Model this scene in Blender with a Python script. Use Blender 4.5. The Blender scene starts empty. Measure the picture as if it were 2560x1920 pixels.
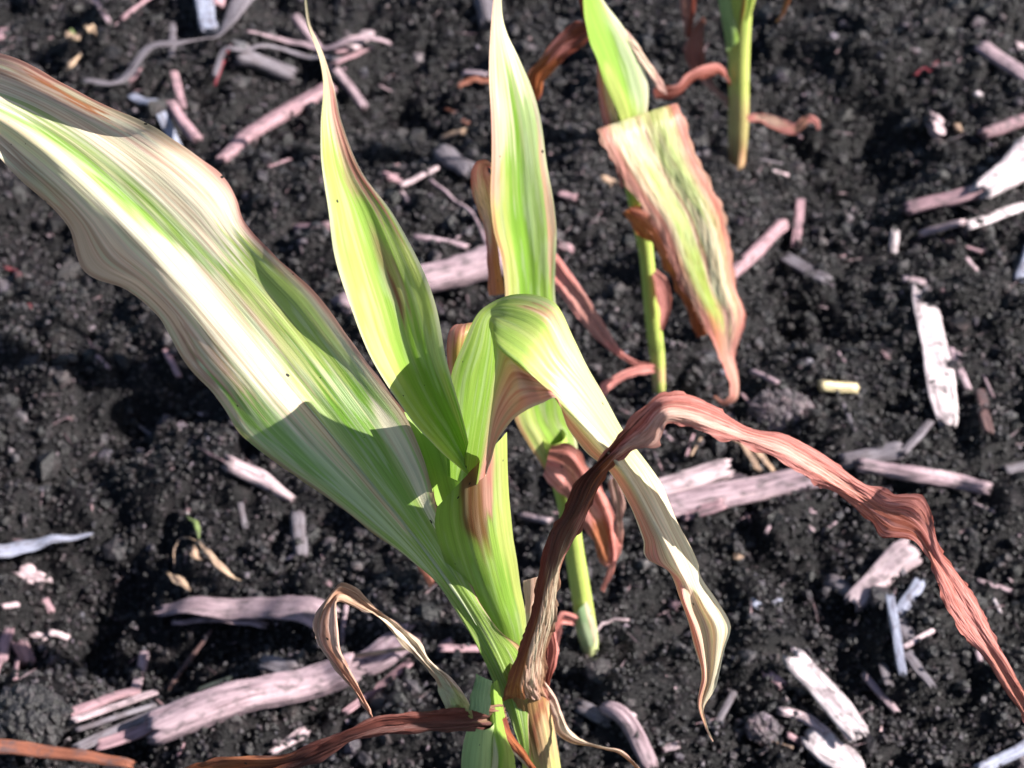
import bpy, math, random
import numpy as np
random.seed(7); rng = np.random.default_rng(7)

# ------------------------------------------------------------------ camera, sky, sun, exposure
scene = bpy.context.scene
CH = 0.50                      # camera height (m)
PITCH = math.radians(42)       # looking down
HFOV = math.radians(32)
FPX = 1280 / math.tan(HFOV / 2)
cam_d = bpy.data.cameras.new('camera'); cam = bpy.data.objects.new('camera', cam_d)
scene.collection.objects.link(cam); scene.camera = cam
cam.location = (0, 0, CH); cam.rotation_euler = (math.pi / 2 - PITCH, 0, 0)
cam_d.sensor_width = 36; cam_d.lens = 18 / math.tan(HFOV / 2)
cam_d.clip_start = 0.01; cam_d.clip_end = 300
cam_d.dof.use_dof = True; cam_d.dof.focus_distance = 0.385; cam_d.dof.aperture_fstop = 30

SUN = np.array((0.80, -0.07, 0.60)); SUN /= np.linalg.norm(SUN)
elev = math.asin(SUN[2]); azim = math.atan2(SUN[0], SUN[1])
world = bpy.data.worlds.new('World'); scene.world = world; world.use_nodes = True
wn = world.node_tree.nodes; bg = wn['Background']
sky = wn.new('ShaderNodeTexSky'); sky.sky_type = 'NISHITA'; sky.sun_disc = False
sky.sun_elevation = elev; sky.sun_rotation = azim
world.node_tree.links.new(sky.outputs[0], bg.inputs[0]); bg.inputs[1].default_value = 0.055
sun_d = bpy.data.lights.new('sun', 'SUN'); sun_d.energy = 5.0; sun_d.angle = math.radians(0.5)
sun_d.color = (1.0, 0.95, 0.88)
sun = bpy.data.objects.new('sun', sun_d); scene.collection.objects.link(sun)
import mathutils
sun.rotation_euler = mathutils.Vector(SUN).to_track_quat('Z', 'Y').to_euler()
sun.location = (2, 0, 2)
vs = scene.view_settings
vs.view_transform = 'Standard'; vs.look = 'None'; vs.gamma = 1; vs.use_curve_mapping = False
vs.exposure = 1.65
scene.render.engine = 'CYCLES'

# ------------------------------------------------------------------ helpers
COL = scene.collection
cp, sp = math.cos(PITCH), math.sin(PITCH)
CAMP = np.array((0, 0, CH))
def ray(x, y):
    a = (x - 1280) / FPX; b = (y - 960) / FPX
    return np.array((a, cp - b * sp, -sp - b * cp))
def P(x, y, Y, o=0.0):
    """world point seen at pixel (x, y) of the photograph, standing Y metres in front of the camera; o = mm towards the camera"""
    d = ray(x, y); p = CAMP + d * (Y / d[1])
    return p - d / np.linalg.norm(d) * o * 0.001

def pnoise(x, y, seed=0):
    x = np.asarray(x, float); y = np.asarray(y, float)
    xi = np.floor(x).astype(np.int64); yi = np.floor(y).astype(np.int64)
    xf = x - xi; yf = y - yi
    def g(ix, iy, fx, fy):
        h = (ix * 374761393 + iy * 668265263 + seed * 144269504) & 0xffffffff
        h = ((h ^ (h >> 13)) * 1274126177) & 0xffffffff
        h = h ^ (h >> 16)
        a = (h & 0xffff) / 65536.0 * 2 * math.pi
        return np.cos(a) * fx + np.sin(a) * fy
    u = xf * xf * xf * (xf * (xf * 6 - 15) + 10); v = yf * yf * yf * (yf * (yf * 6 - 15) + 10)
    n0 = g(xi, yi, xf, yf) * (1 - u) + g(xi + 1, yi, xf - 1, yf) * u
    n1 = g(xi, yi + 1, xf, yf - 1) * (1 - u) + g(xi + 1, yi + 1, xf - 1, yf - 1) * u
    return (n0 * (1 - v) + n1 * v) * 1.4

def ground_flat(x, y, z=0.0):
    d = ray(x, y); t = (z - CH) / d[2]
    return CAMP + d * t
SHADE_HOLLOWS = []      # (pixel x, pixel y, radius m, depth m): dips shaped to make dark shaded patches, and soil rises
for (hx, hy, hr, hd) in [(300, 1010, .030, .018), (235, 1490, .042, .024), (2130, 330, .042, .030), (2080, 560, .032, .018), (2010, 770, .033, .020), (1010, 190, .045, .026), (120, 1420, .03, .010), (1880, 120, .03, .012),
                         (1950, 1480, .03, .012), (470, 1640, .022, .010), (760, 1330, .022, .008), (2200, 1000, .02, .008), (560, 420, .03, -.006), (60, 1800, .03, -.008), (160, 560, .03, .012), (700, 330, .025, .010),
                         (420, 90, .05, -.008), (2380, 150, .06, -.012), (2430, 1650, .05, -.006), (850, 560, .04, -.006), (2120, 1080, .035, -.006), (880, 1450, .03, -.004)]:
    g = ground_flat(hx, hy); SHADE_HOLLOWS.append((g[0], g[1], hr, hd))
def H(x, y):
    x = np.asarray(x, float); y = np.asarray(y, float)
    near = np.exp(-np.clip((np.hypot(x, y - .6) - .9), 0, None) / .6)
    wx = x + .008 * pnoise(x / .03, y / .03, 41); wy = y + .008 * pnoise(x / .03, y / .03, 42)
    h = .007 * pnoise(x / .17, y / .17, 1) + .012 * pnoise(x / 1.3, y / 1.3, 9) * (1 - near)
    h = h + near * (.016 * np.abs(pnoise(wx / .06, wy / .06, 2)) + .012 * np.abs(pnoise(wx / .026, wy / .026, 3))
                    + .0065 * np.abs(pnoise(wx / .0115, wy / .0115, 4)) + .0022 * np.abs(pnoise(x / .006, y / .006, 5)) - .011)
    for (a, b, r, d) in SHADE_HOLLOWS:
        h = h - d * np.exp(-((x - a) ** 2 + (y - b) ** 2) / (r * r))
    return h
def G(x, y, lift=0.0):
    z = 0.0
    for _ in range(4):
        p = ground_flat(x, y, z); z = float(H(p[0], p[1])) + lift
    return ground_flat(x, y, z)

def make_mesh(name, verts, faces, origin, mats, smooth=True, col=None, uv=None, quads=True):
    verts = np.asarray(verts, np.float32) - np.asarray(origin, np.float32)
    me = bpy.data.meshes.new(name)
    if isinstance(faces, np.ndarray):
        n, k = faces.shape
        me.vertices.add(len(verts)); me.vertices.foreach_set('co', verts.ravel())
        me.loops.add(n * k); me.loops.foreach_set('vertex_index', faces.astype(np.int32).ravel())
        me.polygons.add(n); me.polygons.foreach_set('loop_start', np.arange(0, n * k, k, dtype=np.int32))
        me.update(calc_edges=True); me.validate()
    else:
        me.from_pydata(verts.tolist(), [], faces); me.update()
    me.polygons.foreach_set('use_smooth', np.full(len(me.polygons), smooth, dtype=bool))
    if col is not None:
        a = me.attributes.new('col', 'FLOAT_COLOR', 'POINT')
        c = np.ones((len(verts), 4), np.float32); c[:, :3] = col
        a.data.foreach_set('color', c.ravel())
    if uv is not None:
        li = np.zeros(len(me.loops), np.int32); me.loops.foreach_get('vertex_index', li)
        l = me.uv_layers.new(name='UVMap'); l.data.foreach_set('uv', np.asarray(uv, np.float32)[li].ravel())
    me.materials.append(mats)
    return me
def link(name, me, parent=None, loc=(0, 0, 0)):
    o = bpy.data.objects.new(name, me); COL.objects.link(o)
    if parent is not None: o.parent = parent
    else: o.location = loc
    return o
def tag(o, label=None, cat=None, group=None, kind=None):
    if label: o['label'] = label
    if cat: o['category'] = cat
    if group: o['group'] = group
    if kind: o['kind'] = kind
    return o

# ------------------------------------------------------------------ materials
def new_mat(name):
    m = bpy.data.materials.new(name); m.use_nodes = True
    nt = m.node_tree; nt.nodes.clear()
    return m, nt, nt.nodes, nt.links
def N(nodes, t, **kw):
    n = nodes.new(t)
    for k, v in kw.items(): setattr(n, k, v)
    return n
def ramp(nodes, stops):
    r = nodes.new('ShaderNodeValToRGB'); e = r.color_ramp.elements
    while len(e) < len(stops): e.new(0.5)
    for el, (p, c) in zip(e, stops):
        el.position = p; el.color = (c[0], c[1], c[2], 1) if not isinstance(c, (int, float)) else (c, c, c, 1)
    return r

def leaf_material(name, trans=0.44, rough=0.42, spec=0.45, bump=0.35):
    m, nt, n, l = new_mat(name)
    out = N(n, 'ShaderNodeOutputMaterial')
    col = N(n, 'ShaderNodeAttribute', attribute_name='col')
    uv = N(n, 'ShaderNodeUVMap', uv_map='UVMap')                      # millimetres across / along the blade
    mp = N(n, 'ShaderNodeMapping'); mp.inputs['Scale'].default_value = (1.1, .016, 1); l.new(uv.outputs[0], mp.inputs[0])
    nz = N(n, 'ShaderNodeTexNoise'); nz.inputs['Scale'].default_value = 1.0; nz.inputs['Detail'].default_value = 5; nz.inputs['Roughness'].default_value = .75
    l.new(mp.outputs[0], nz.inputs['Vector'])
    r1 = ramp(n, [(.28, (.66, .60, .52)), (.5, (1, 1, 1)), (.75, (1.0, 1.0, 1.0))]); l.new(nz.outputs[0], r1.inputs[0])
    mul = N(n, 'ShaderNodeMix', data_type='RGBA', blend_type='MULTIPLY'); mul.inputs[0].default_value = .8
    l.new(col.outputs['Color'], mul.inputs[6]); l.new(r1.outputs[0], mul.inputs[7])
    # bits of soil splashed onto the blade
    ms = N(n, 'ShaderNodeMapping'); ms.inputs['Scale'].default_value = (.21, .21, 1); l.new(uv.outputs[0], ms.inputs[0])
    vo = N(n, 'ShaderNodeTexVoronoi'); vo.inputs['Scale'].default_value = 1.0; l.new(ms.outputs[0], vo.inputs['Vector'])
    sep = N(n, 'ShaderNodeSeparateColor'); l.new(vo.outputs['Color'], sep.inputs[0])
    siz = N(n, 'ShaderNodeMath', operation='MULTIPLY'); siz.inputs[1].default_value = .12; 
    pw = N(n, 'ShaderNodeMath', operation='POWER'); pw.inputs[1].default_value = 3.0; l.new(sep.outputs[0], pw.inputs[0]); l.new(pw.outputs[0], siz.inputs[0])
    lt = N(n, 'ShaderNodeMath', operation='LESS_THAN'); l.new(vo.outputs['Distance'], lt.inputs[0]); l.new(siz.outputs[0], lt.inputs[1])
    sm = N(n, 'ShaderNodeMix', data_type='RGBA'); l.new(lt.outputs[0], sm.inputs[0]); l.new(mul.outputs[2], sm.inputs[6]); sm.inputs[7].default_value = (.03, .025, .02, 1)
    bp = N(n, 'ShaderNodeBump'); bp.inputs['Strength'].default_value = bump; bp.inputs['Distance'].default_value = .0006; l.new(nz.outputs[0], bp.inputs['Height'])
    pb = N(n, 'ShaderNodeBsdfPrincipled'); pb.inputs['Roughness'].default_value = rough; pb.inputs['Specular IOR Level'].default_value = spec
    l.new(sm.outputs[2], pb.inputs['Base Color']); l.new(bp.outputs[0], pb.inputs['Normal'])
    tr = N(n, 'ShaderNodeBsdfTranslucent'); l.new(sm.outputs[2], tr.inputs[0]); l.new(bp.outputs[0], tr.inputs[1])
    mx = N(n, 'ShaderNodeMixShader'); mx.inputs[0].default_value = trans
    l.new(pb.outputs[0], mx.inputs[1]); l.new(tr.outputs[0], mx.inputs[2]); l.new(mx.outputs[0], out.inputs[0])
    return m
M_LEAF = leaf_material('leaf_blade')
M_DRY = leaf_material('dry_leaf', trans=.36, rough=.5, spec=.35, bump=.9)
M_STEM = leaf_material('stem', trans=.10, rough=.4, spec=.4, bump=.4)

def residue_material():
    m, nt, n, l = new_mat('weathered_straw')
    out = N(n, 'ShaderNodeOutputMaterial'); oi = N(n, 'ShaderNodeObjectInfo'); uv = N(n, 'ShaderNodeUVMap', uv_map='UVMap')
    mp = N(n, 'ShaderNodeMapping'); mp.inputs['Scale'].default_value = (1.1, .05, 1); l.new(uv.outputs[0], mp.inputs[0])
    ad = N(n, 'ShaderNodeVectorMath', operation='ADD'); l.new(mp.outputs[0], ad.inputs[0])
    cx = N(n, 'ShaderNodeMath', operation='MULTIPLY'); cx.inputs[1].default_value = 91.0; l.new(oi.outputs['Random'], cx.inputs[0]); l.new(cx.outputs[0], ad.inputs[1])
    nz = N(n, 'ShaderNodeTexNoise'); nz.inputs['Scale'].default_value = 1; nz.inputs['Detail'].default_value = 6; nz.inputs['Roughness'].default_value = .7; l.new(ad.outputs[0], nz.inputs['Vector'])
    r = ramp(n, [(.34, (.28, .24, .25)), (.47, (.74, .70, .72)), (.58, (1, 1, 1)), (.72, (1.0, .90, .78))]); l.new(nz.outputs[0], r.inputs[0])
    mul = N(n, 'ShaderNodeMix', data_type='RGBA', blend_type='MULTIPLY'); mul.inputs[0].default_value = 1
    l.new(oi.outputs['Color'], mul.inputs[6]); l.new(r.outputs[0], mul.inputs[7])
    # weather stains and soil stuck to the straw
    m2 = N(n, 'ShaderNodeMapping'); m2.inputs['Scale'].default_value = (.33, .16, 1); l.new(uv.outputs[0], m2.inputs[0])
    a2 = N(n, 'ShaderNodeVectorMath', operation='ADD'); l.new(m2.outputs[0], a2.inputs[0]); l.new(cx.outputs[0], a2.inputs[1])
    n2 = N(n, 'ShaderNodeTexNoise'); n2.inputs['Scale'].default_value = 1; n2.inputs['Detail'].default_value = 7; n2.inputs['Roughness'].default_value = .65; l.new(a2.outputs[0], n2.inputs['Vector'])
    r2 = ramp(n, [(.37, 1.0), (.50, 0.0)]); l.new(n2.outputs[0], r2.inputs[0])
    fm = N(n, 'ShaderNodeMath', operation='MULTIPLY'); fm.inputs[1].default_value = .75; l.new(r2.outputs[0], fm.inputs[0])
    mx = N(n, 'ShaderNodeMix', data_type='RGBA'); l.new(fm.outputs[0], mx.inputs[0]); l.new(mul.outputs[2], mx.inputs[6]); mx.inputs[7].default_value = (.07, .055, .06, 1)
    bp = N(n, 'ShaderNodeBump'); bp.inputs['Strength'].default_value = .8; bp.inputs['Distance'].default_value = .0008; l.new(nz.outputs[0], bp.inputs['Height'])
    pb = N(n, 'ShaderNodeBsdfPrincipled'); pb.inputs['Roughness'].default_value = .7; pb.inputs['Specular IOR Level'].default_value = .25
    l.new(mx.outputs[2], pb.inputs['Base Color']); l.new(bp.outputs[0], pb.inputs['Normal']); l.new(pb.outputs[0], out.inputs[0])
    return m
M_RES = residue_material()

def soil_material(name, attr, dk=1.0, spec=.3):
    m, nt, n, l = new_mat(name)
    out = N(n, 'ShaderNodeOutputMaterial'); geo = N(n, 'ShaderNodeNewGeometry')
    nz = N(n, 'ShaderNodeTexNoise'); nz.inputs['Scale'].default_value = 170; nz.inputs['Detail'].default_value = 6; nz.inputs['Roughness'].default_value = .7; l.new(geo.outputs['Position'], nz.inputs['Vector'])
    r = ramp(n, [(.30, (.0048 * dk, .0045 * dk, .006 * dk)), (.52, (.0145 * dk, .0128 * dk, .0152 * dk)), (.75, (.060 * dk, .047 * dk, .051 * dk))]); l.new(nz.outputs[0], r.inputs[0])
    src = r.outputs[0]
    if attr:
        at = N(n, 'ShaderNodeAttribute', attribute_name='col')
        mul = N(n, 'ShaderNodeMix', data_type='RGBA', blend_type='MULTIPLY'); mul.inputs[0].default_value = 1
        l.new(src, mul.inputs[6]); l.new(at.outputs['Color'], mul.inputs[7]); src = mul.outputs[2]
    n2 = N(n, 'ShaderNodeTexNoise'); n2.inputs['Scale'].default_value = 900; n2.inputs['Detail'].default_value = 4; l.new(geo.outputs['Position'], n2.inputs['Vector'])
    bp = N(n, 'ShaderNodeBump'); bp.inputs['Strength'].default_value = .9; bp.inputs['Distance'].default_value = .0012; l.new(n2.outputs[0], bp.inputs['Height'])
    pb = N(n, 'ShaderNodeBsdfPrincipled'); pb.inputs['Roughness'].default_value = .45; pb.inputs['Specular IOR Level'].default_value = spec
    l.new(src, pb.inputs['Base Color']); l.new(bp.outputs[0], pb.inputs['Normal']); l.new(pb.outputs[0], out.inputs[0])
    return m
M_SOIL = soil_material('soil', False, .36, .12); M_CRUMB = soil_material('soil_crumbs', True, .68, .42)  # ground darker than its crumbs: shade of the gaps put into the colour

# ------------------------------------------------------------------ ground
def axis(a, b, step, far, k):
    core = np.arange(a, b + step / 2, step)
    s = step * np.cumsum(1.35 ** np.arange(1, k))
    lo = a - s * (far / s[-1]) if False else a - s
    hi = core[-1] + s
    return np.concatenate([lo[::-1], core, hi])
gx = axis(-.62, .70, .0026, 40, 31); gy = axis(.22, 1.15, .0026, 40, 31)
XX, YY = np.meshgrid(gx, gy)
ZZ = H(XX, YY)
verts = np.stack([XX, YY, ZZ], -1).reshape(-1, 3)
nx, ny = len(gx), len(gy)
ii = (np.arange(ny - 1)[:, None] * nx + np.arange(nx - 1)[None, :]).ravel()
faces = np.stack([ii, ii + 1, ii + nx + 1, ii + nx], -1)
ground = link('ground', make_mesh('ground', verts, faces, (0, 0, 0), M_SOIL)); tag(ground, kind='structure', label='dark crumbly tilled soil of the field')

# crumbs: thousands of small irregular aggregates
t_ = (1 + 5 ** .5) / 2
ICO = np.array([(-1, t_, 0), (1, t_, 0), (-1, -t_, 0), (1, -t_, 0), (0, -1, t_), (0, 1, t_), (0, -1, -t_), (0, 1, -t_), (t_, 0, -1), (t_, 0, 1), (-t_, 0, -1), (-t_, 0, 1)], float)
ICO /= np.linalg.norm(ICO[0])
ICF = np.array([(0, 11, 5), (0, 5, 1), (0, 1, 7), (0, 7, 10), (0, 10, 11), (1, 5, 9), (5, 11, 4), (11, 10, 2), (10, 7, 6), (7, 1, 8), (3, 9, 4), (3, 4, 2), (3, 2, 6), (3, 6, 8), (3, 8, 9), (4, 9, 5), (2, 4, 11), (6, 2, 10), (8, 6, 7), (9, 8, 1)])
OCT = np.array([(1, 0, 0), (-1, 0, 0), (0, 1, 0), (0, -1, 0), (0, 0, 1), (0, 0, -1)], float)
OCF = np.array([(0, 2, 4), (2, 1, 4), (1, 3, 4), (3, 0, 4), (2, 0, 5), (1, 2, 5), (3, 1, 5), (0, 3, 5)])
def crumbs(n, x0, x1, y0, y1, rmin, rmax, pw, sink, thin=-.25, fine=False):
    BV, BF = (OCT, OCF) if fine else (ICO, ICF); K = len(BV)
    x = rng.uniform(x0, x1, n); y = rng.uniform(y0, y1, n)
    keep = pnoise(x / .03, y / .03, 77) + rng.normal(0, .35, n) > thin
    x, y = x[keep], y[keep]; n = len(x)
    r = rmin + (rmax - rmin) * rng.random(n) ** pw
    z = H(x, y) + r * sink + (rng.random(n) ** 2 * .0016 if fine else 0)
    sc = rng.uniform(.65, 1.25, (n, K, 1)) * rng.uniform(.75, 1.2, (n, 1, 3))
    ang = rng.uniform(0, 2 * math.pi, n); c, s = np.cos(ang)[:, None], np.sin(ang)[:, None]
    v = BV[None] * sc * r[:, None, None]
    if fine:
        tl = rng.uniform(-.8, .8, n)[:, None]; v = np.stack([v[..., 0] * np.cos(tl) + v[..., 2] * np.sin(tl), v[..., 1], v[..., 2] * np.cos(tl) - v[..., 0] * np.sin(tl)], -1)
    vx = v[..., 0] * c - v[..., 1] * s; vy = v[..., 0] * s + v[..., 1] * c
    v = np.stack([vx + x[:, None], vy + y[:, None], v[..., 2] + z[:, None]], -1)
    f = BF[None] + (np.arange(n) * K)[:, None, None]
    b = np.exp(rng.normal(0, .7, n)) * 1.15 * (1 + .5 * pnoise(x / .05, y / .05, 88)); tint = np.stack([b * rng.uniform(.95, 1.15, n), b, b * rng.uniform(.92, 1.12, n)], -1)
    pale = rng.random(n) < .008; tint[pale] *= rng.uniform(3, 7, pale.sum())[:, None] * np.array((1.05, .95, .92))
    return v.reshape(-1, 3), f.reshape(-1, 3), np.repeat(tint, K, 0)
def join(sets):
    V, F, T = [], [], []; o = 0
    for v, f, t in sets: V.append(v); F.append(f + o); T.append(t); o += len(v)
    return np.concatenate(V), np.concatenate(F), np.concatenate(T)
V, F, T = join([crumbs(140000, -.34, .42, .32, .98, .00045, .0014, 1.5, .7, -.75, True), crumbs(15000, -.34, .42, .32, .98, .0011, .0026, 2.0, .55, -.1), crumbs(1500, -.36, .46, .30, 1.0, .003, .0065, 2.0, .1),
                crumbs(9000, -.62, -.36, .25, 1.1, .0012, .0045, 2, .3), crumbs(9000, .46, .72, .25, 1.1, .0012, .0045, 2, .3)])
nf = 1700
fx = rng.uniform(-.36, .46, nf); fy = rng.uniform(.30, 1.0, nf); fr = rng.uniform(.00025, .0006, nf); fl = rng.uniform(2, 15, nf); fa = rng.uniform(0, math.pi, nf)
fv = OCT[None] * np.stack([fr * fl, fr, fr], -1)[:, None, :]; ft = rng.normal(0, .25, nf)[:, None]
fv = np.stack([fv[..., 0] * np.cos(ft), fv[..., 1], fv[..., 2] + fv[..., 0] * np.sin(ft)], -1)
fc, fs = np.cos(fa)[:, None], np.sin(fa)[:, None]
fv = np.stack([fv[..., 0] * fc - fv[..., 1] * fs + fx[:, None], fv[..., 0] * fs + fv[..., 1] * fc + fy[:, None], fv[..., 2] + (H(fx, fy) + .0013)[:, None]], -1)
fcol = rng.uniform(4, 13, (nf, 1)) * np.array((1.15, .85, .85))
fo = link('straw_flecks', make_mesh('straw_flecks', fv.reshape(-1, 3), (OCF[None] + (np.arange(nf) * 6)[:, None, None]).reshape(-1, 3), (0, 0, 0), M_CRUMB, smooth=False, col=np.repeat(fcol, 6, 0)), parent=ground); tag(fo, kind='stuff')
cr = link('soil_crumbs', make_mesh('soil_crumbs', V, F, (0, 0, 0), M_CRUMB, smooth=False, col=T), parent=ground); tag(cr, kind='stuff')

# ------------------------------------------------------------------ leaf blades
PAL = dict(g=(.16, .33, .03), l=(.285, .435, .075), y=(.45, .49, .14), c=(.80, .72, .54), w=(.50, .56, .37), p=(.68, .285, .26), b=(.20, .055, .04),
           o=(.46, .155, .05), d=(.10, .042, .038), t=(.38, .25, .15), k=(.06, .028, .024), s=(.26, .37, .20), v=(.40, .25, .22), f=(.72, .50, .42))
PAL = {k: np.array(v) for k, v in PAL.items()}
def crs(pts, t, m):
    """Catmull-Rom through pts (n,...) with knots t, sampled at m"""
    pts = np.asarray(pts, float); n = len(pts)
    tan = np.zeros_like(pts)
    for i in range(n):
        a, b = max(i - 1, 0), min(i + 1, n - 1)
        tan[i] = (pts[b] - pts[a]) / max(t[b] - t[a], 1e-9)
    idx = np.clip(np.searchsorted(t, m, 'right') - 1, 0, n - 2)
    h = (t[idx + 1] - t[idx]); s = (m - t[idx]) / h
    sh = (-1,) + (1,) * (pts.ndim - 1)
    s = s.reshape(sh); h = h.reshape(sh)
    return ((2 * s**3 - 3 * s**2 + 1) * pts[idx] + (s**3 - 2 * s**2 + s) * h * tan[idx]
            + (-2 * s**3 + 3 * s**2) * pts[idx + 1] + (s**3 - s**2) * h * tan[idx + 1])
def sec(xl, yl, xr, yr, YL, YR=None, prof=(0, 0, 0, 0, 0)):
    if YR is None: YR = YL
    k = len(prof); out = []
    for i in range(k):
        u = i / (k - 1)
        out.append(P(xl + (xr - xl) * u, yl + (yr - yl) * u, YL + (YR - YL) * u, prof[i]))
    return out
def tri(*q):   # explicit points (x, y, Y)
    return [P(*a) for a in q]
GRID = {}
def blade(name, parent, secs, base='l', blobs=(), edges=(), nu=28, nv=120, ruf=0.0, ruff=9.0, cor=0.0, corn=5, crink=0.0, seed=0, mat=None, label=None, streak=.14, jag=0.0, pin=.7, diag=0.0, blotch=0.0, crease=0.0):
    S = np.array(secs, float)                       # (n, k, 3)
    n, k, _ = S.shape
    mid = S.mean(1); t = np.concatenate([[0], np.cumsum(np.maximum(np.linalg.norm(np.diff(mid, axis=0), axis=1), 1e-4))])
    Lm = t[-1]; t = t / Lm
    A = crs(S, t, np.linspace(0, 1, nv))            # (nv, k, 3)
    tk = np.linspace(0, 1, k)
    A = np.moveaxis(crs(np.moveaxis(A, 1, 0), tk, np.linspace(0, 1, nu)), 0, 1)   # (nv, nu, 3)
    u, v = np.meshgrid(np.linspace(0, 1, nu), np.linspace(0, 1, nv))
    W = np.linalg.norm(np.diff(A, axis=1), axis=2).sum(1); Wm = W.max()
    wl = np.clip(W / Wm, .0, 1)[:, None]
    dv = np.gradient(A, axis=0); du = np.gradient(A, axis=1)
    nor = np.cross(du, dv); nor /= np.linalg.norm(nor, axis=2, keepdims=True) + 1e-12
    sg = np.sign((nor * (CAMP - A)).sum(2, keepdims=True).mean()); nor *= sg
    vm = v * Lm * 1000; um = u * Wm * 1000
    e = np.abs(2 * u - 1) ** 3
    d = ruf * e * pnoise(v * ruff + 3.3 * (u > .5), u * 0 + seed * 1.7 + (u > .5) * 5.5, seed + 11)
    d = d + cor * wl * np.sin(u * corn * 2 * math.pi + 2.0 * pnoise(v * 4, v * 0 + .5, seed + 12)) * (.6 + .8 * pnoise(u * 3, v * 5, seed + 13))
    d = d + crink * wl * (pnoise(um / 1.5, vm / 12, seed + 14) + .6 * pnoise(um / .8, vm / 7, seed + 15))
    d = d + diag * wl * (1 - 2 * np.abs(pnoise((um + .55 * vm) / 5.5, (vm - .5 * um) / 26, seed + 16)))
    if crease:
        cn = 1 - np.abs(pnoise((um + .35 * vm) / 2.4, (vm - .35 * um) / 16, seed + 17)) * 2.2; cn2 = 1 - np.abs(pnoise(um / 1.3, vm / 11, seed + 18)) * 2.4
        d = d - wl * crease * (.55 * np.clip(cn, 0, 1) ** 2 + .28 * np.clip(cn2, 0, 1) ** 2)
    A = A + nor * (d * .001)[..., None]
    if jag:                                         # torn margins
        j = jag * .001 * pnoise(vm / 5, vm * 0 + .5, seed + 31)
        A[:, 0] += (A[:, 0] - A[:, 1]) / (np.linalg.norm(A[:, 0] - A[:, 1], axis=1, keepdims=True) + 1e-9) * j[:, :1]
        A[:, -1] += (A[:, -1] - A[:, -2]) / (np.linalg.norm(A[:, -1] - A[:, -2], axis=1, keepdims=True) + 1e-9) * j[:, -1:]
    st = pnoise(um / 1.5, vm / 60, seed + 21); st2 = pnoise(um / .6, vm / 90, seed + 22); bl = pnoise(um / 9, vm / 28, seed + 23); b2 = pnoise(um / 3.2, vm / 11, seed + 26)
    C = np.ones((nv, nu, 3)) * PAL[base]
    def mixc(key, w):
        nonlocal C
        w = np.clip(w, 0, 1)[..., None]; C = C * (1 - w) + PAL[key] * w
    for (key, u0, v0, su, sv, a) in blobs:
        q = 1.25 - np.sqrt(((u - u0 + .045 * st + .05 * bl) / su) ** 2 + ((v - v0 + .07 * st + .06 * bl + .03 * st2) / sv) ** 2) + .25 * b2 + .18 * st2
        q = np.clip(q / .5, 0, 1); mixc(key, a * q * q * (3 - 2 * q))
    for (key, side, wd, a) in edges:
        uu = u if side == 'L' else 1 - u
        q = np.clip(1.6 - (uu + .03 * st + .05 * bl * (1 if wd > .05 else .3)) / wd, 0, 1); mixc(key, a * q * q * (3 - 2 * q))
    if blotch:                                     # patchy bleaching
        q = np.clip((pnoise(um / 2.6, vm / 26, seed + 27) + .6 * pnoise(um / 1.0, vm / 12, seed + 28) - .12) / .25, 0, 1) * blotch
        mixc('w', q * .8); q = np.clip((pnoise(um / 4.0, vm / 40, seed + 29) + .5 * st2 - .3) / .2, 0, 1) * blotch; mixc('f', q * .45)
    if crease:
        cn = 1 - np.abs(pnoise((um + .35 * vm) / 2.4, (vm - .35 * um) / 16, seed + 17)) * 2.2; cn2 = 1 - np.abs(pnoise(um / 1.3, vm / 11, seed + 18)) * 2.4
        q = np.clip(cn, 0, 1) ** 4 * .8 + np.clip(cn2, 0, 1) ** 4 * .6; mixc('b', q * crease * .7)
    dry = np.clip((C[..., 0] - C[..., 1]) / .10 + .25, 0, 1)          # dried tissue shows its veins as thin brown lines
    pn = pnoise(um / .75, vm / 80, seed + 24) + .35 * pnoise(um / 3, vm / 30, seed + 25)
    pw_ = np.clip((pn - .12) / .22, 0, 1) * pin * dry
    C = C * (1 - pw_[..., None] * np.array((.38, .58, .66)))
    C = C * (1 + streak * st + streak * .8 * st2 + .10 * bl)[..., None]
    C = np.clip(C, .005, .9)
    ii = (np.arange(nv - 1)[:, None] * nu + np.arange(nu - 1)[None, :]).ravel()
    F = np.stack([ii, ii + 1, ii + nu + 1, ii + nu], -1)
    org = np.array(parent.location) if parent is not None else A.reshape(-1, 3).mean(0)
    me = make_mesh(name, A.reshape(-1, 3), F, org, mat or M_LEAF, col=C.reshape(-1, 3), uv=np.stack([um, vm], -1).reshape(-1, 2))
    o = link(name, me, parent, org)
    if label: o['label'] = label
    GRID[o.name] = (A, Lm)
    return o
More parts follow.
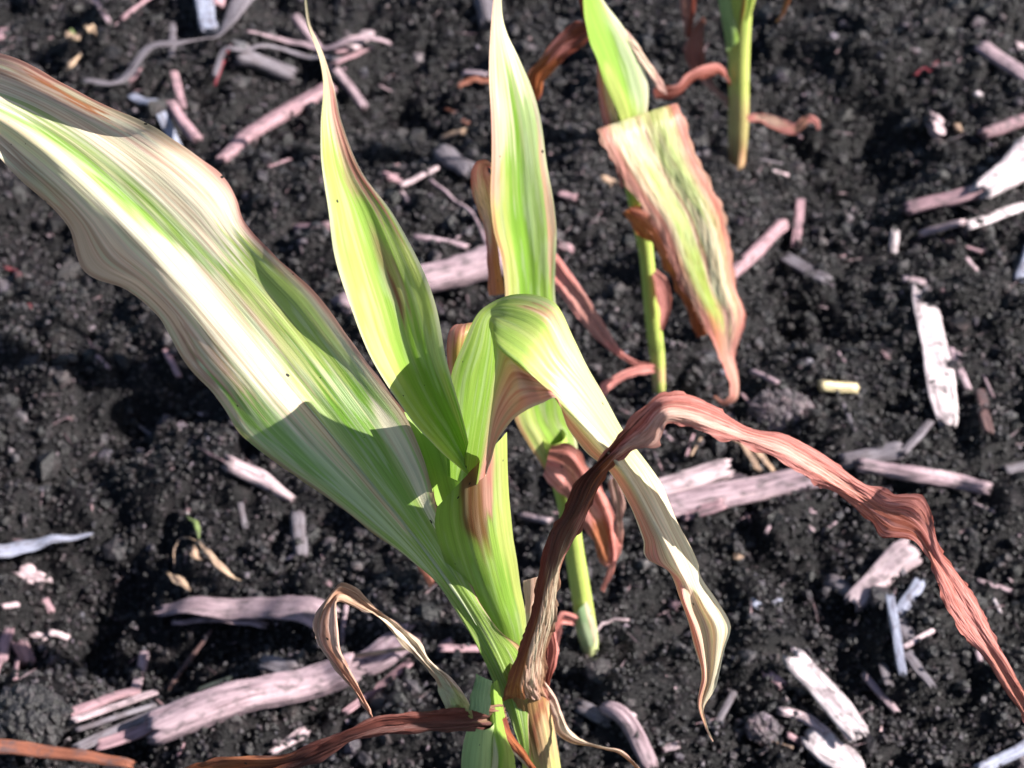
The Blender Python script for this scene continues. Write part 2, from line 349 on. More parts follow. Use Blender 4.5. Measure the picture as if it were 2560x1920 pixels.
def tube(name, parent, pts, base='y', bands=(), nu=28, nv=60, rib=.02, ribn=16, seed=0, mat=None, label=None, left=None):
    """pts: (x, y, width px, Y) up the stem; round, ribbed"""
    C0 = np.array([P(x, y, Y) for x, y, w, Y in pts]); R = np.array([w / 2 / FPX * np.linalg.norm(P(x, y, Y) - CAMP) for x, y, w, Y in pts])
    t = np.concatenate([[0], np.cumsum(np.linalg.norm(np.diff(C0, axis=0), axis=1))]); L = t[-1]; t = t / L
    m = np.linspace(0, 1, nv); C0 = crs(C0, t, m); R = crs(R, t, m)
    T = np.gradient(C0, axis=0); T /= np.linalg.norm(T, axis=1, keepdims=True)
    X = np.cross(np.array((0, 1.0, 0)), T); X /= np.linalg.norm(X, axis=1, keepdims=True); Yv = np.cross(T, X)
    a = np.linspace(0, 2 * math.pi, nu + 1)
    rr = R[:, None] * (1 + rib * np.sin(a * ribn)[None] + .015 * pnoise(m[:, None] * 9, a[None] * 1.0 + 0 * m[:, None], seed))
    rr[:, -1] = rr[:, 0]
    A = C0[:, None] + rr[..., None] * (np.cos(a)[None, :, None] * X[:, None] + np.sin(a)[None, :, None] * Yv[:, None])
    u, v = np.meshgrid(a / (2 * math.pi), m)
    um = u * 2 * math.pi * R.max() * 1000; vm = v * L * 1000
    st = pnoise(um / 1.2, vm / 40, seed + 3); bl = pnoise(um / 6, vm / 15, seed + 4)
    C = np.ones((nv, nu + 1, 3)) * PAL[base]
    for (key, v0, sv, s) in bands:
        q = np.clip((1.3 - np.abs(v - v0 + .06 * st + .05 * bl) / sv) / .6, 0, 1)[..., None] * s; C = C * (1 - q) + PAL[key] * q
    C = np.clip(C * (1 + .15 * st + .1 * bl)[..., None], .005, .9)
    w = nu + 1
    ii = (np.arange(nv - 1)[:, None] * w + np.arange(nu)[None, :]).ravel()
    F = np.stack([ii, ii + 1, ii + w + 1, ii + w], -1)
    org = np.array(parent.location)
    o = link(name, make_mesh(name, A.reshape(-1, 3), F, org, mat or M_STEM, col=C.reshape(-1, 3), uv=np.stack([um, vm], -1).reshape(-1, 2)), parent)
    if label: o['label'] = label
    return o
def plant(name, label, x, y, Y, group='corn seedlings along the planted row', cat='corn plant'):
    p = P(x, y, Y); p[2] = float(H(p[0], p[1]))
    e = bpy.data.objects.new(name, None); e.empty_display_size = .02; COL.objects.link(e); e.location = p
    bpy.context.view_layer.update()
    return tag(e, label, cat, group)

def Z(*v): return v
# ================================================================== plant A : the large seedling in front
YA = .275
A = plant('corn_plant', 'largest corn seedling with broad bleached leaf, arched leaf and long twisted dead leaf', 1395, 2497, YA)
tube('stalk', A, [(1300, 1640, 62, YA), (1312, 1690, 84, YA), (1320, 1745, 100, YA), (1332, 1800, 97, YA), (1345, 1860, 92, YA), (1354, 1920, 92, YA), (1372, 2150, 100, YA), (1395, 2560, 110, YA)],
     base='y', bands=[('b', .06, .06, .8), ('b', .13, .04, .8), ('t', .175, .035, .8), ('l', .5, .2, .5)], rib=.022, ribn=22, nv=110, nu=72, seed=3)
# leaf 1: broad bleached blade reaching up to the left, some sunlit strips painted cream
f0 = (0, 1.5, 2, 1.5, 0)
S1 = [(1312, 1905, 1322, 1900, .269, .269, (0, .3, .5, .5, .5, .3, 0)), (1284, 1835, 1322, 1800, .270, .270, (0, 1.5, 2.5, 3, 2.5, 2, 1)), (1262, 1765, 1330, 1690, YA, YA, (0, 2.2, 3.8, 4.5, 3.8, 2.2, 0)), (1222, 1680, 1312, 1630, YA, YA, (0, 2.5, 4, 5, 4, 2, -2)), (1161, 1563, 1252, 1578, .275, .272, (-1, 2, 3.6, 4, 3, 1.5, 0)),
      (1100, 1465, 1196, 1500, .274, .272, (0, 1.5, 2, 2, 1.4, .6, 0)), (1020, 1395, 1140, 1365, .274, .275, (1.5, 1, .3, -.8, -.3, -.3, 1)), (910, 1315, 1095, 1265, .276, .280, (.5, .8, .5, -1.2, -.6, -.4, 1)),
      (797, 1231, 1078, 1172, .279, .286, (-.5, .6, .6, -1.4, -.6, -.2, 1)), (700, 1165, 1030, 1060, .283, .292, (-1, .5, .7, -1.4, -.6, 0, 2)), (605, 1090, 960, 965, .288, .298, (-2, .3, .9, -1.2, -.6, 0, 3)),
      (535, 985, 875, 845, .293, .304, (-3.5, .2, 1.2, -1, -.5, 0, 3.4)), (455, 900, 790, 732, .299, .310, (-5.5, -.5, 1.5, -1, -.5, 0, 3.8)), (395, 790, 690, 645, .305, .316, (-8, -1.2, 2, -.8, -.4, 0, 3)),
      (320, 722, 615, 560, .311, .322, (-10, -2, 2.2, -.6, -.3, .3, 0)), (215, 680, 580, 475, .317, .328, (-11, -3, 2.4, -.4, 0, .5, -3)), (172, 575, 510, 402, .323, .334, (-8, -1.2, 2.4, -.4, .3, .6, -3)),
      (105, 500, 400, 330, .329, .339, (-7, -.5, 2.2, -.4, -.5, -1, 1)), (30, 430, 270, 265, .335, .343, (-2, -1.6, 2, -.3, -1, -2, 3)), (-60, 330, 140, 195, .340, .346, (1, -1, 1.5, 0, -1, -2, 3)),
      (-150, 240, 20, 140, .344, .348, (1, 0, 1, 0, -.6, -1, 1)), (-260, 190, -120, 130, .348, .350, (0, 0, 0, 0, 0, 0, 0)), (-390, 170, -375, 160, .352, .352, (0, 0, 0, 0, 0, 0, 0))]
def smooth_secs(S, it=5):
    Q = np.array([q[:4] for q in S], float); Qs = Q.copy()
    for _ in range(it): Qs[1:-1] = .25 * Qs[:-2] + .5 * Qs[1:-1] + .25 * Qs[2:]
    out = []
    for q, a, b in zip(S, Q, Qs):
        pr = q[6]; k = len(pr); row = []
        for i in range(k):
            u = i / (k - 1); wl_ = max(0, 1 - u * 3.2) ** 1.3; wr_ = max(0, 1 - (1 - u) * 3.2) ** 1.3
            x = b[0] + (b[2] - b[0]) * u + (a[0] - b[0]) * wl_ + (a[2] - b[2]) * wr_
            y = b[1] + (b[3] - b[1]) * u + (a[1] - b[1]) * wl_ + (a[3] - b[3]) * wr_
            row.append(P(x, y, q[4] + (q[5] - q[4]) * u, pr[i]))
        out.append(row)
    return out
LEAF1 = blade('leaf', A, smooth_secs(S1), base='w', nu=110, nv=280, ruf=.9, ruff=12, cor=.10, corn=9, crink=.07, seed=1, pin=.5, streak=.17, blotch=.55, jag=.25, label='broad bleached leaf blade with a green middle and brown wavy margins',
      blobs=[('c', .5, .82, .9, .34, .97), ('l', .4, .10, .9, .26, .92), ('g', .2, .05, .9, .14, .4), ('l', .5, .38, .7, .14, .75), ('w', .28, .40, .2, .10, .6), ('g', .10, .44, .14, .06, .7), ('g', .76, .475, .16, .055, .9), ('g', .66, .43, .10, .08, .6), ('y', .74, .56, .22, .06, .75), ('l', .86, .54, .10, .06, .7), ('l', .70, .60, .10, .05, .6),
             ('g', .56, .66, .11, .07, .8), ('l', .55, .73, .12, .07, .7), ('g', .50, .78, .05, .08, .7), ('g', .47, .90, .015, .16, .8), ('l', .45, .86, .03, .1, .4), ('c', .36, .60, .085, .20, .97), ('y', .30, .86, .10, .12, .3), ('c', .80, .69, .13, .07, .97), ('c', .86, .36, .08, .08, .92), ('f', .46, .46, .03, .12, .7), ('f', .58, .56, .02, .06, .5), ('c', .43, .42, .014, .09, .6),
             ('t', .10, .535, .13, .025, .75), ('b', .06, .555, .06, .012, .6), ('t', .18, .50, .10, .018, .5), ('f', .10, .68, .16, .14, .6), ('t', .08, .66, .07, .10, .5), ('t', .07, .78, .10, .06, .6), ('f', .84, .78, .07, .06, .7), ('v', .86, .86, .10, .06, .75), ('o', .93, .835, .05, .014, .85), ('f', .72, .92, .15, .10, .6), ('f', .2, .92, .06, .1, .6)],
      edges=[('p', 'R', .05, .7), ('b', 'R', .018, .7), ('b', 'L', .010, .5), ('t', 'L', .03, .4)])
def midrib(leaf, u0, v0, v1, r0, key, up=.00012):
    Ag, Lm_ = GRID[leaf.name]; nv, nu, _ = Ag.shape
    rows = range(int(v0 * (nv - 1)), int(v1 * (nv - 1)), 3); k = int(u0 * (nu - 1)); V, F, C = [], [], []
    for n_, i in enumerate(rows):
        c = Ag[i, k]; x = Ag[i, k + 1] - Ag[i, k - 1]; x /= np.linalg.norm(x); t = Ag[i + 2, k] - Ag[i - 2, k] if 2 <= i < nv - 2 else Ag[min(i + 1, nv - 1), k] - Ag[i - 1, k]
        n = np.cross(x, t / np.linalg.norm(t)); n *= np.sign(n @ (CAMP - c)); f = n_ / len(rows); r = r0 * (1 - .75 * f) * min(1, .15 + f * 5)
        for a in np.linspace(0, math.pi, 7): V.append(c + x * r * math.cos(a) + n * (r * .38 * math.sin(a) + up * (1 if 0 < a < 3.1 else -1)))
        C += [PAL[key]] * 7
    m = len(V) // 7
    for i in range(m - 1):
        for q in range(6): F.append((i * 7 + q, i * 7 + q + 1, i * 7 + 8 + q, i * 7 + 7 + q))
    par = np.array(leaf.parent.location); uvs = np.array([(q % 7 * .3, q // 7 * 1.5) for q in range(len(V))])
    o = bpy.data.objects.new('midrib', make_mesh('midrib', V, F, par, M_LEAF, col=np.array(C), uv=uvs)); COL.objects.link(o); o.parent = leaf
    return o
midrib(LEAF1, .47, .20, .48, .0005, 'w')
# leaf 2: upright folded blade, its sunlit left half put into the colour
S2 = [(1184, 1212, 1192, 1215, .270, .276, (0, -1.6, -3.2, -1.6, 0)), (1150, 1175, 1180, 1150, .268, .278, (0, -4, -7.2, -4, 0)), (1085, 1108, 1166, 1080, .266, .279, (0, -4, -8.8, -4.8, 0)), (1025, 1052, 1149, 1013, .267, .279, (0, -3.2, -8, -4.8, 0)),
      (963, 965, 1130, 947, .269, .279, (0, -3.2, -7.2, -4, 0)), (915, 875, 1112, 880, .271, .279, (0, -3.2, -6.4, -3.2, 0)), (873, 764, 1091, 764, .273, .280, (0, -2.4, -5.6, -3.2, 0)), (845, 665, 1052, 665, .275, .281, (0, -2.4, -4.8, -2.4, 0)),
      (820, 530, 985, 540, .278, .284, (0, -1.6, -4, -2.4, 0)), (808, 420, 905, 430, .281, .286, (0, -0.8, -2.4, -1.6, 0)), (803, 300, 852, 300, .284, .288, (0, -0.4, -1.2, -0.8, 0)), (806, 205, 832, 210, .287, .289, (0, -0.16, -0.4, -0.16, 0)),
      (797, 140, 812, 140, .289, .290, (0, 0, 0, 0, 0)), (768, 60, 778, 65, .292, .292, (0, 0, 0, 0, 0)), (760, -10, 766, -10, .295, .295, (0, 0, 0, 0, 0)), (758, -60, 760, -60, .297, .297, (0, 0, 0, 0, 0))]
blade('leaf', A, [sec(*s) for s in S2], base='l', nu=48, nv=190, ruf=.7, ruff=8, cor=.12, corn=6, seed=2, blotch=.35, label='upright pointed leaf folded along its middle',
      blobs=[('y', .22, .45, .22, .45, .85), ('g', .40, .5, .08, .25, .5), ('g', .6, .14, .5, .2, .5), ('t', .60, .47, .10, .10, .6), ('b', .57, .445, .022, .05, .85), ('y', .9, .4, .08, .25, .6), ('t', .75, .66, .3, .05, .7), ('f', .5, .88, .6, .12, .7), ('p', .85, .76, .3, .10, .9), ('b', .8, .70, .16, .06, .6)],
      edges=[('c', 'R', .04, .7), ('c', 'L', .03, .6)])
# leaf 3: arched leaf folding over to the right, sun glare painted cream past the bend
T3 = [tri((1120, 1190, .284), (1150, 1205, .278), (1185, 1215, .271), (1200, 1200, .268), (1212, 1190, .265)),
      tri((1120, 1060, .287), (1165, 1080, .281), (1205, 1090, .272), (1218, 1125, .266), (1226, 1150, .262)),
      tri((1130, 930, .289), (1185, 940, .284), (1228, 950, .274), (1238, 1020, .264), (1243, 1095, .258)),
      tri((1163, 850, .290), (1205, 862, .285), (1237, 872, .274), (1262, 960, .262), (1275, 1053, .255)),
      tri((1205, 772, .291), (1222, 792, .285), (1236, 835, .272), (1285, 930, .259), (1312, 1028, .252)),
      tri((1290, 735, .287), (1265, 790, .276), (1243, 862, .262), (1325, 940, .257), (1355, 1008, .251)),
      tri((1385, 757, .277), (1345, 830, .266), (1300, 905, .256), (1360, 960, .254), (1388, 997, .250)),
      tri((1430, 840, .270), (1390, 900, .261), (1350, 950, .254), (1385, 985, .252), (1400, 1015, .251)),
      tri((1478, 935, .266), (1450, 970, .258), (1410, 1010, .252), (1415, 1040, .253), (1422, 1075, .256)),
      tri((1554, 1064, .262), (1532, 1085, .256), (1500, 1105, .250), (1480, 1120, .254), (1466, 1130, .258)),
      tri((1635, 1184, .260), (1608, 1192, .255), (1575, 1195, .250), (1550, 1190, .253), (1530, 1190, .257)),
      tri((1700, 1310, .258), (1677, 1322, .254), (1650, 1330, .250), (1630, 1338, .252), (1608, 1345, .256)),
      tri((1742, 1400, .257), (1718, 1405, .253), (1690, 1408, .250), (1650, 1405, .252), (1618, 1395, .254)),
      tri((1752, 1440, .256), (1735, 1450, .252), (1715, 1455, .249), (1695, 1445, .251), (1672, 1430, .253)),
      tri((1790, 1500, .256), (1760, 1510, .250), (1738, 1512, .252), (1715, 1510, .247), (1696, 1498, .250)),
      tri((1826, 1560, .255), (1790, 1570, .250), (1762, 1572, .253), (1740, 1575, .247), (1722, 1565, .250)),
      tri((1814, 1620, .254), (1790, 1630, .250), (1770, 1630, .253), (1755, 1632, .248), (1740, 1625, .250)),
      tri((1789, 1710, .253), (1778, 1705, .251), (1770, 1700, .252), (1762, 1695, .249), (1755, 1688, .250)),
      tri((1760, 1772, .251), (1757, 1770, .251), (1753, 1766, .251), (1748, 1762, .250), (1744, 1758, .250)),
      tri((1770, 1820, .250), (1768, 1820, .250), (1766, 1820, .250), (1765, 1820, .250), (1763, 1821, .250)),
      tri((1784, 1852, .249), (1784, 1852, .249), (1783, 1852, .249), (1783, 1853, .249), (1782, 1853, .249))]
blade('leaf', A, T3, base='y', nu=70, nv=240, ruf=.5, ruff=14, cor=.12, corn=6, crink=.10, seed=3, blotch=.3, label='arched leaf bent over with a pale drooping dry end',
      blobs=[('l', .3, .1, .7, .22, .9), ('g', .3, .05, .6, .15, .5), ('l', .32, .34, .18, .035, .45), ('c', .22, .46, .4, .10, .75), ('p', .12, .36, .12, .03, .5), ('c', .35, .56, .5, .16, .8), ('y', .2, .45, .3, .06, .5), ('c', .5, .85, .9, .30, .97), ('o', .93, .58, .16, .13, .75), ('b', .90, .60, .02, .12, .6), ('p', .75, .62, .05, .14, .6), ('l', .35, .735, .07, .04, .3), ('f', .5, .86, .12, .2, .6), ('o', .5, .96, .9, .03, .8)],
      edges=[('p', 'R', .30, .9), ('o', 'R', .10, .3), ('c', 'R', .022, .9)])
# sheath round the whorl
S3 = [(1092, 1268, 1268, 1080, .272, .276, (0, 5, 6.5, 4, -3)), (1088, 1325, 1275, 1240, .273, .276, (0, 5, 7, 4, -3)), (1118, 1420, 1283, 1345, .274, .276, (0, 4, 6, 3, -3)),
      (1165, 1520, 1302, 1465, .275, .276, (0, 3, 5, 2, -3)), (1220, 1610, 1316, 1560, .276, .276, (0, 2, 3, 1, -3)), (1262, 1710, 1322, 1670, .277, .277, (0, 1, 1, 0, -2))]
blade('leaf_sheath', A, [sec(*s) for s in S3], base='l', nu=40, nv=90, ruf=.4, ruff=5, cor=.1, corn=6, seed=4, blotch=.2, label='pale green leaf sheath with a brown scorched patch',
      blobs=[('g', .5, .7, .8, .3, .5), ('b', .56, .05, .22, .30, .85), ('p', .7, .02, .1, .2, .7), ('y', .95, .3, .14, .6, .8), ('o', .75, .95, .3, .10, .5)])
S3b = [(1092, 1275, 1200, 1235, .279, .279), (1078, 1215, 1192, 1215, .282, .280), (1060, 1150, 1180, 1170, .284, .282), (1035, 1085, 1170, 1110, .287, .284), (1010, 1030, 1160, 1040, .290, .286)]
blade('leaf_sheath', A, [sec(*s, prof=(0, -2, -3, -2, 0)) for s in S3b], base='l', nu=24, nv=40, seed=44, label='inner green sheath in the whorl', blobs=[('g', .5, .5, .6, .5, .6)])
S3c = [(1150, 1160, 1180, 1150, .296, .296), (1135, 1040, 1175, 1030, .298, .298), (1120, 930, 1172, 925, .300, .300), (1116, 868, 1182, 862, .301, .302), (1122, 830, 1186, 822, .304, .304), (1140, 812, 1184, 806, .309, .308), (1160, 815, 1186, 818, .314, .312)]
blade('leaf', A, [sec(*s, prof=(0, 1.5, 2, 1.5, 0)) for s in S3c], base='y', nu=24, nv=50, ruf=.4, ruff=4, crink=.1, seed=45, label='yellow curled leaf end behind the whorl', blobs=[('o', .4, .55, .5, .25, .35), ('p', .5, .95, .9, .25, .8)], edges=[('p', 'L', .2, .8)])
# leaf 4: long twisted dead leaf to the right
S4 = [(1262, 1745, 1374, 1750, .272, .274), (1266, 1715, 1366, 1702, .268, .270), (1286, 1655, 1366, 1646, .266, .268), (1320, 1560, 1385, 1540, .264, .265), (1350, 1430, 1403, 1438, .261, .262), (1372, 1335, 1432, 1352, .259, .260),
      (1408, 1280, 1466, 1285, .256, .257), (1450, 1195, 1518, 1190, .252, .253), (1528, 1110, 1578, 1130, .248, .248), (1585, 1040, 1642, 1112, .246, .243), (1648, 994, 1668, 1058, .246, .242),
      (1709, 984, 1709, 1062, .247, .243), (1790, 1008, 1778, 1088, .249, .243), (1880, 1058, 1867, 1114, .251, .245), (1960, 1072, 1940, 1145, .253, .246), (2040, 1112, 2010, 1190, .254, .247),
      (2110, 1158, 2060, 1222, .254, .249), (2180, 1210, 2125, 1262, .253, .252), (2235, 1243, 2172, 1300, .252, .256), (2308, 1242, 2203, 1340, .250, .258), (2332, 1300, 2272, 1345, .250, .254),
      (2352, 1380, 2322, 1402, .251, .250), (2400, 1438, 2345, 1460, .253, .248), (2446, 1500, 2372, 1530, .253, .248), (2482, 1580, 2415, 1592, .252, .249), (2515, 1640, 2462, 1652, .251, .250), (2570, 1740, 2528, 1752, .250, .250), (2640, 1880, 2622, 1884, .25, .25)]
pr4 = [(-2, 5, 7, 5, -2), (-1, 4, 5.5, 4, -1)] + [(0, 2, 3, 2, 0)] * 6 + [(0, -2, 1.5, -1, 1)] * 2 + [(-.8, .5, .2, .8, -.8)] * 8 + [(1.2, -1.4, 1, -1, 1.2)] * 2 + [(-.4, .6, -.2, .7, -.3)] * 8
blade('dead_leaf', A, [sec(*s, prof=p) for s, p in zip(S4, pr4)], base='p', nu=60, nv=380, ruf=1.9, ruff=15, cor=.15, corn=3, crink=.12, diag=.3, crease=.8, seed=5, mat=M_DRY, label='long twisted reddish brown dead leaf', jag=1.2, streak=.2,
      blobs=[('p', .5, .7, .9, .4, .9), ('t', .5, .12, .9, .18, .9), ('o', .2, .05, .35, .16, .7), ('f', .62, .13, .26, .15, .85), ('c', .75, .17, .25, .10, .6), ('d', .25, .27, .6, .07, .9), ('k', .3, .34, .8, .05, .8), ('o', .7, .36, .4, .02, .7), ('o', .6, .68, .4, .05, .35), ('o', .5, .95, .6, .10, .35), ('b', .1, .55, .25, .10, .4), ('b', .0, .16, .34, .12, .95), ('f', .75, .45, .3, .06, .8), ('f', .6, .56, .2, .05, .5)],
      edges=[('b', 'L', .05, .5), ('b', 'R', .03, .5)])
# leaf 5: shrivelled purple-brown leaf low on the left
S5 = [(1262, 1768, 1272, 1806, .268, .266), (1240, 1762, 1225, 1826, .264, .262), (1161, 1769, 1160, 1832, .258, .257), (1044, 1777, 1060, 1836, .253, .252), (947, 1788, 960, 1846, .249, .249), (885, 1814, 890, 1858, .247, .247),
      (797, 1850, 815, 1892, .246, .246), (700, 1888, 730, 1930, .246, .246), (560, 1893, 600, 1950, .247, .247), (450, 1925, 480, 1975, .25, .25), (350, 1990, 365, 2000, .252, .252)]
blade('dead_leaf', A, [sec(*s, prof=(0, 1.5, -.8, 1.5, 0)) for s in S5], base='d', nu=30, nv=150, ruf=.9, ruff=16, cor=.3, corn=3, crink=.4, seed=6, crease=.55, mat=M_DRY, label='purple brown shrivelled leaf hanging low on the stalk', jag=.5,
      blobs=[('b', .2, .3, .3, .3, .5), ('t', .3, .02, .5, .06, .6), ('o', .4, .8, .5, .2, .5)])
S5b = [(1222, 1822, 1268, 1792, .262, .264), (1245, 1852, 1280, 1830, .261, .263), (1288, 1893, 1308, 1872, .262, .263), (1328, 1935, 1342, 1922, .263, .263), (1350, 1990, 1356, 1985, .264, .264)]
blade('dead_leaf', A, [sec(*s, prof=(0, 1, 1.4, 1, 0)) for s in S5b], base='b', nu=28, nv=64, ruf=.5, ruff=5, crink=.2, seed=7, crease=.55, mat=M_DRY, blobs=[('o', .7, .4, .3, .4, .6), ('c', .1, .4, .14, .3, .7)], label='torn brown sheath strip across the stalk')
# small dry leaves behind the stalk
S7 = [(1362, 1700, 1352, 1740, .276, .276), (1390, 1742, 1372, 1770, .275, .275), (1408, 1785, 1384, 1800, .273, .273), (1424, 1822, 1392, 1830, .272, .272), (1452, 1848, 1432, 1856, .27, .27), (1500, 1862, 1492, 1870, .269, .269), (1556, 1878, 1552, 1886, .268, .268), (1604, 1925, 1598, 1930, .267, .267), (1640, 2010, 1636, 2012, .266, .266)]
blade('dead_leaf', A, [sec(*s, prof=(0, 1, .5, -1, 0)) for s in S7], base='f', nu=28, nv=112, ruf=.5, ruff=7, crink=.15, seed=8, crease=.55, mat=M_DRY, blobs=[('c', .5, .35, .5, .25, .6), ('t', .5, .9, .9, .3, .8)], label='thin pink curled leaf behind the stalk')
S8 = [(1365, 1560, 1380, 1540, .29, .29), (1362, 1620, 1396, 1610, .288, .288), (1358, 1670, 1396, 1640, .285, .286), (1352, 1720, 1380, 1700, .282, .283), (1345, 1760, 1362, 1750, .28, .28)]
blade('dead_leaf', A, [sec(*s, prof=(0, 1, -1, 1, 0)) for s in S8], base='b', nu=28, nv=64, ruf=.6, ruff=5, crink=.2, seed=9, crease=.55, mat=M_DRY, label='small brown scrap behind the stalk', blobs=[('p', .7, .3, .4, .4, .6)])
S9 = [(1308, 1452, 1350, 1440, .285, .285), (1310, 1490, 1346, 1480, .284, .284), (1312, 1530, 1335, 1515, .282, .282), (1315, 1600, 1330, 1580, .28, .28)]
blade('dead_leaf', A, [sec(*s, prof=(0, .6, .8, .6, 0)) for s in S9], base='c', nu=14, nv=30, ruf=.4, ruff=4, crink=.1, seed=10, mat=M_DRY, label='pale dry sheath end behind the whorl', blobs=[('p', .4, .2, .5, .4, .5)])

# ================================================================== small torn shoot beside the big seedling
YS = .262
Sh = plant('corn_shoot', 'short green corn shoot with torn top and one drooping dry leaf beside the thickest stalk', 1215, 2510, YS + .004, cat='corn shoot')
tube('stem', Sh, [(1206, 1800, 60, YS), (1200, 1860, 82, YS), (1196, 1925, 84, YS), (1204, 2150, 86, YS), (1215, 2580, 90, YS + .004)], base='l', bands=[('w', .1, .2, .4), ('y', .25, .1, .5)], seed=11, nv=50)
Sa = [(1172, 1772, 1225, 1790, .258, .259), (1178, 1730, 1226, 1745, .257, .259), (1186, 1700, 1229, 1718, .257, .258), (1188, 1685, 1232, 1703, .257, .258)]
blade('leaf', Sh, [sec(*s, prof=(0, 1.2, 1.6, 1, -1)) for s in Sa], base='s', nu=34, nv=54, ruf=.5, ruff=3, cor=.1, seed=12, jag=1.0, label='grey green torn leaf end')
Sb = [(1228, 1940, 1288, 1940, .259, .26), (1232, 1870, 1286, 1880, .259, .261), (1225, 1800, 1268, 1810, .262, .264), (1222, 1745, 1250, 1735, .266, .266), (1228, 1710, 1242, 1700, .268, .268)]
blade('leaf_sheath', Sh, [sec(*s, prof=(0, 1.6, 2, 1, -1)) for s in Sb], base='l', nu=34, nv=70, ruf=.4, ruff=4, cor=.15, corn=3, seed=13, label='pale edged green sheath', blobs=[('c', .1, .1, .14, .4, .8), ('y', .8, .2, .3, .4, .5)])
S6 = [(1120, 1790, 1185, 1800, .259, .259), (1100, 1740, 1172, 1757, .257, .257), (1083, 1695, 1130, 1696, .255, .255), (1058, 1660, 1078, 1652, .254, .254), (1004, 1608, 1050, 1602, .252, .254), (943, 1547, 992, 1552, .251, .254), (905, 1526, 935, 1512, .25, .252),
      (866, 1512, 885, 1466, .248, .252), (845, 1508, 846, 1456, .247, .251), (842, 1526, 806, 1506, .245, .248), (846, 1575, 779, 1552, .243, .246), (852, 1625, 786, 1605, .242, .244), (876, 1672, 828, 1660, .241, .242), (904, 1725, 880, 1722, .240, .240), (932, 1792, 928, 1792, .239, .239)]
blade('dead_leaf', Sh, [sec(*s, prof=(0, 1, -.6, .8, 0)) for s in S6], base='f', nu=24, nv=150, ruf=.7, ruff=12, cor=.15, corn=3, crink=.12, seed=14, crease=.55, mat=M_DRY, label='narrow drooping leaf drying from the tip',
      blobs=[('c', .4, .32, .6, .2, .8), ('w', .3, .05, .6, .12, .8), ('y', .8, .05, .3, .12, .7), ('l', .6, .0, .5, .06, .5), ('t', .5, .62, .7, .1, .7), ('o', .5, .95, .9, .12, .5)])

# ================================================================== plant B : second in the row
YB = .417
B = plant('corn_plant', 'slender corn seedling with tall upright blade and brown scraps round its stem', 1475, 1612, YB)
tube('stalk', B, [(1385, 1090, 60, .412), (1400, 1170, 62, .412), (1418, 1260, 50, .413), (1436, 1380, 48, .414), (1452, 1480, 50, .415), (1466, 1570, 50, .416), (1473, 1610, 46, YB), (1480, 1690, 40, YB)],
     base='y', bands=[('l', .1, .25, .7), ('w', .84, .08, .5), ('l', .5, .2, .4), ('t', .95, .04, .6), ('d', 1.0, .05, .7)], seed=21, nv=70)
SB = [(1372, 1190, 1445, 1140, .410, .412, (0, 1, 1.25, 1, 0)), (1317, 1105, 1440, 1085, .408, .412, (0, 1, 0.5, 0.5, 0)), (1289, 1052, 1422, 1050, .406, .411, (0, 0.5, -0.5, 0, 0)), (1270, 960, 1410, 960, .404, .41, (0, -1, -1.5, -0.5, 0)),
      (1262, 850, 1402, 850, .402, .409, (0, -1.5, -2.5, -1, 0)), (1262, 735, 1388, 740, .401, .408, (0, -2, -3, -1.5, 0)), (1252, 640, 1388, 650, .401, .407, (0, -2, -3.5, -1.5, 0)), (1232, 570, 1391, 580, .401, .407, (0, -2, -3.5, -1.5, 0)),
      (1223, 500, 1384, 505, .402, .407, (0, -1.5, -3, -1.5, 0)), (1227, 400, 1368, 410, .404, .408, (0, -1.5, -2.5, -1, 0)), (1225, 300, 1352, 305, .406, .410, (0, -1, -2, -1, 0)), (1223, 220, 1328, 220, .408, .412, (0, -1, -1.5, -0.5, 0)),
      (1226, 150, 1300, 150, .410, .413, (0, -0.5, -1, -0.5, 0)), (1231, 80, 1270, 80, .412, .414, (0, -0.25, -0.5, 0, 0)), (1235, 20, 1258, 25, .414, .415, (0, 0, 0, 0, 0)), (1240, -50, 1254, -50, .416, .416, (0, 0, 0, 0, 0)), (1244, -130, 1246, -130, .418, .418, (0, 0, 0, 0, 0))]
blade('leaf', B, [sec(*s[:5], s[5] + .006, s[6]) for s in SB], base='l', nu=40, nv=170, ruf=.8, ruff=8, cor=.15, corn=5, seed=22, blotch=.35, label='tall upright blade with a dark green fold',
      blobs=[('g', .5, .45, .25, .35, .7), ('g', .45, .72, .10, .14, .6), ('y', .15, .5, .16, .3, .8), ('y', .2, .12, .2, .15, .7), ('c', .15, .8, .3, .12, .6), ('w', .75, .72, .2, .2, .4), ('l', .8, .45, .2, .2, .5), ('c', .5, .93, .8, .12, .7), ('p', .1, .72, .10, .12, .7), ('p', .93, .6, .07, .12, .7)],
      edges=[('c', 'R', .05, .6), ('p', 'L', .06, .5)])
SBs = [(1436, 1535, 1470, 1500, .410, .413), (1440, 1560, 1484, 1545, .410, .413), (1452, 1592, 1490, 1590, .411, .414), (1464, 1616, 1486, 1616, .413, .415)]
blade('leaf_sheath', B, [sec(*s, prof=(0, 2.4, 3, 2.2, 0)) for s in SBs], base='s', nu=20, nv=30, ruf=.3, ruff=4, seed=27, jag=.4, label='pale split sheath at the stem foot', blobs=[('f', .9, .4, .2, .6, .7), ('w', .4, .7, .4, .3, .6)])
SB2 = [(1222, 740, 1262, 735, .410, .41), (1216, 640, 1248, 640, .41, .41), (1208, 560, 1240, 545, .41, .41), (1192, 520, 1232, 480, .409, .412), (1178, 470, 1226, 440, .407, .414), (1178, 432, 1222, 425, .406, .416), (1190, 408, 1222, 415, .408, .418), (1212, 400, 1226, 425, .412, .42), (1232, 408, 1235, 440, .416, .42)]
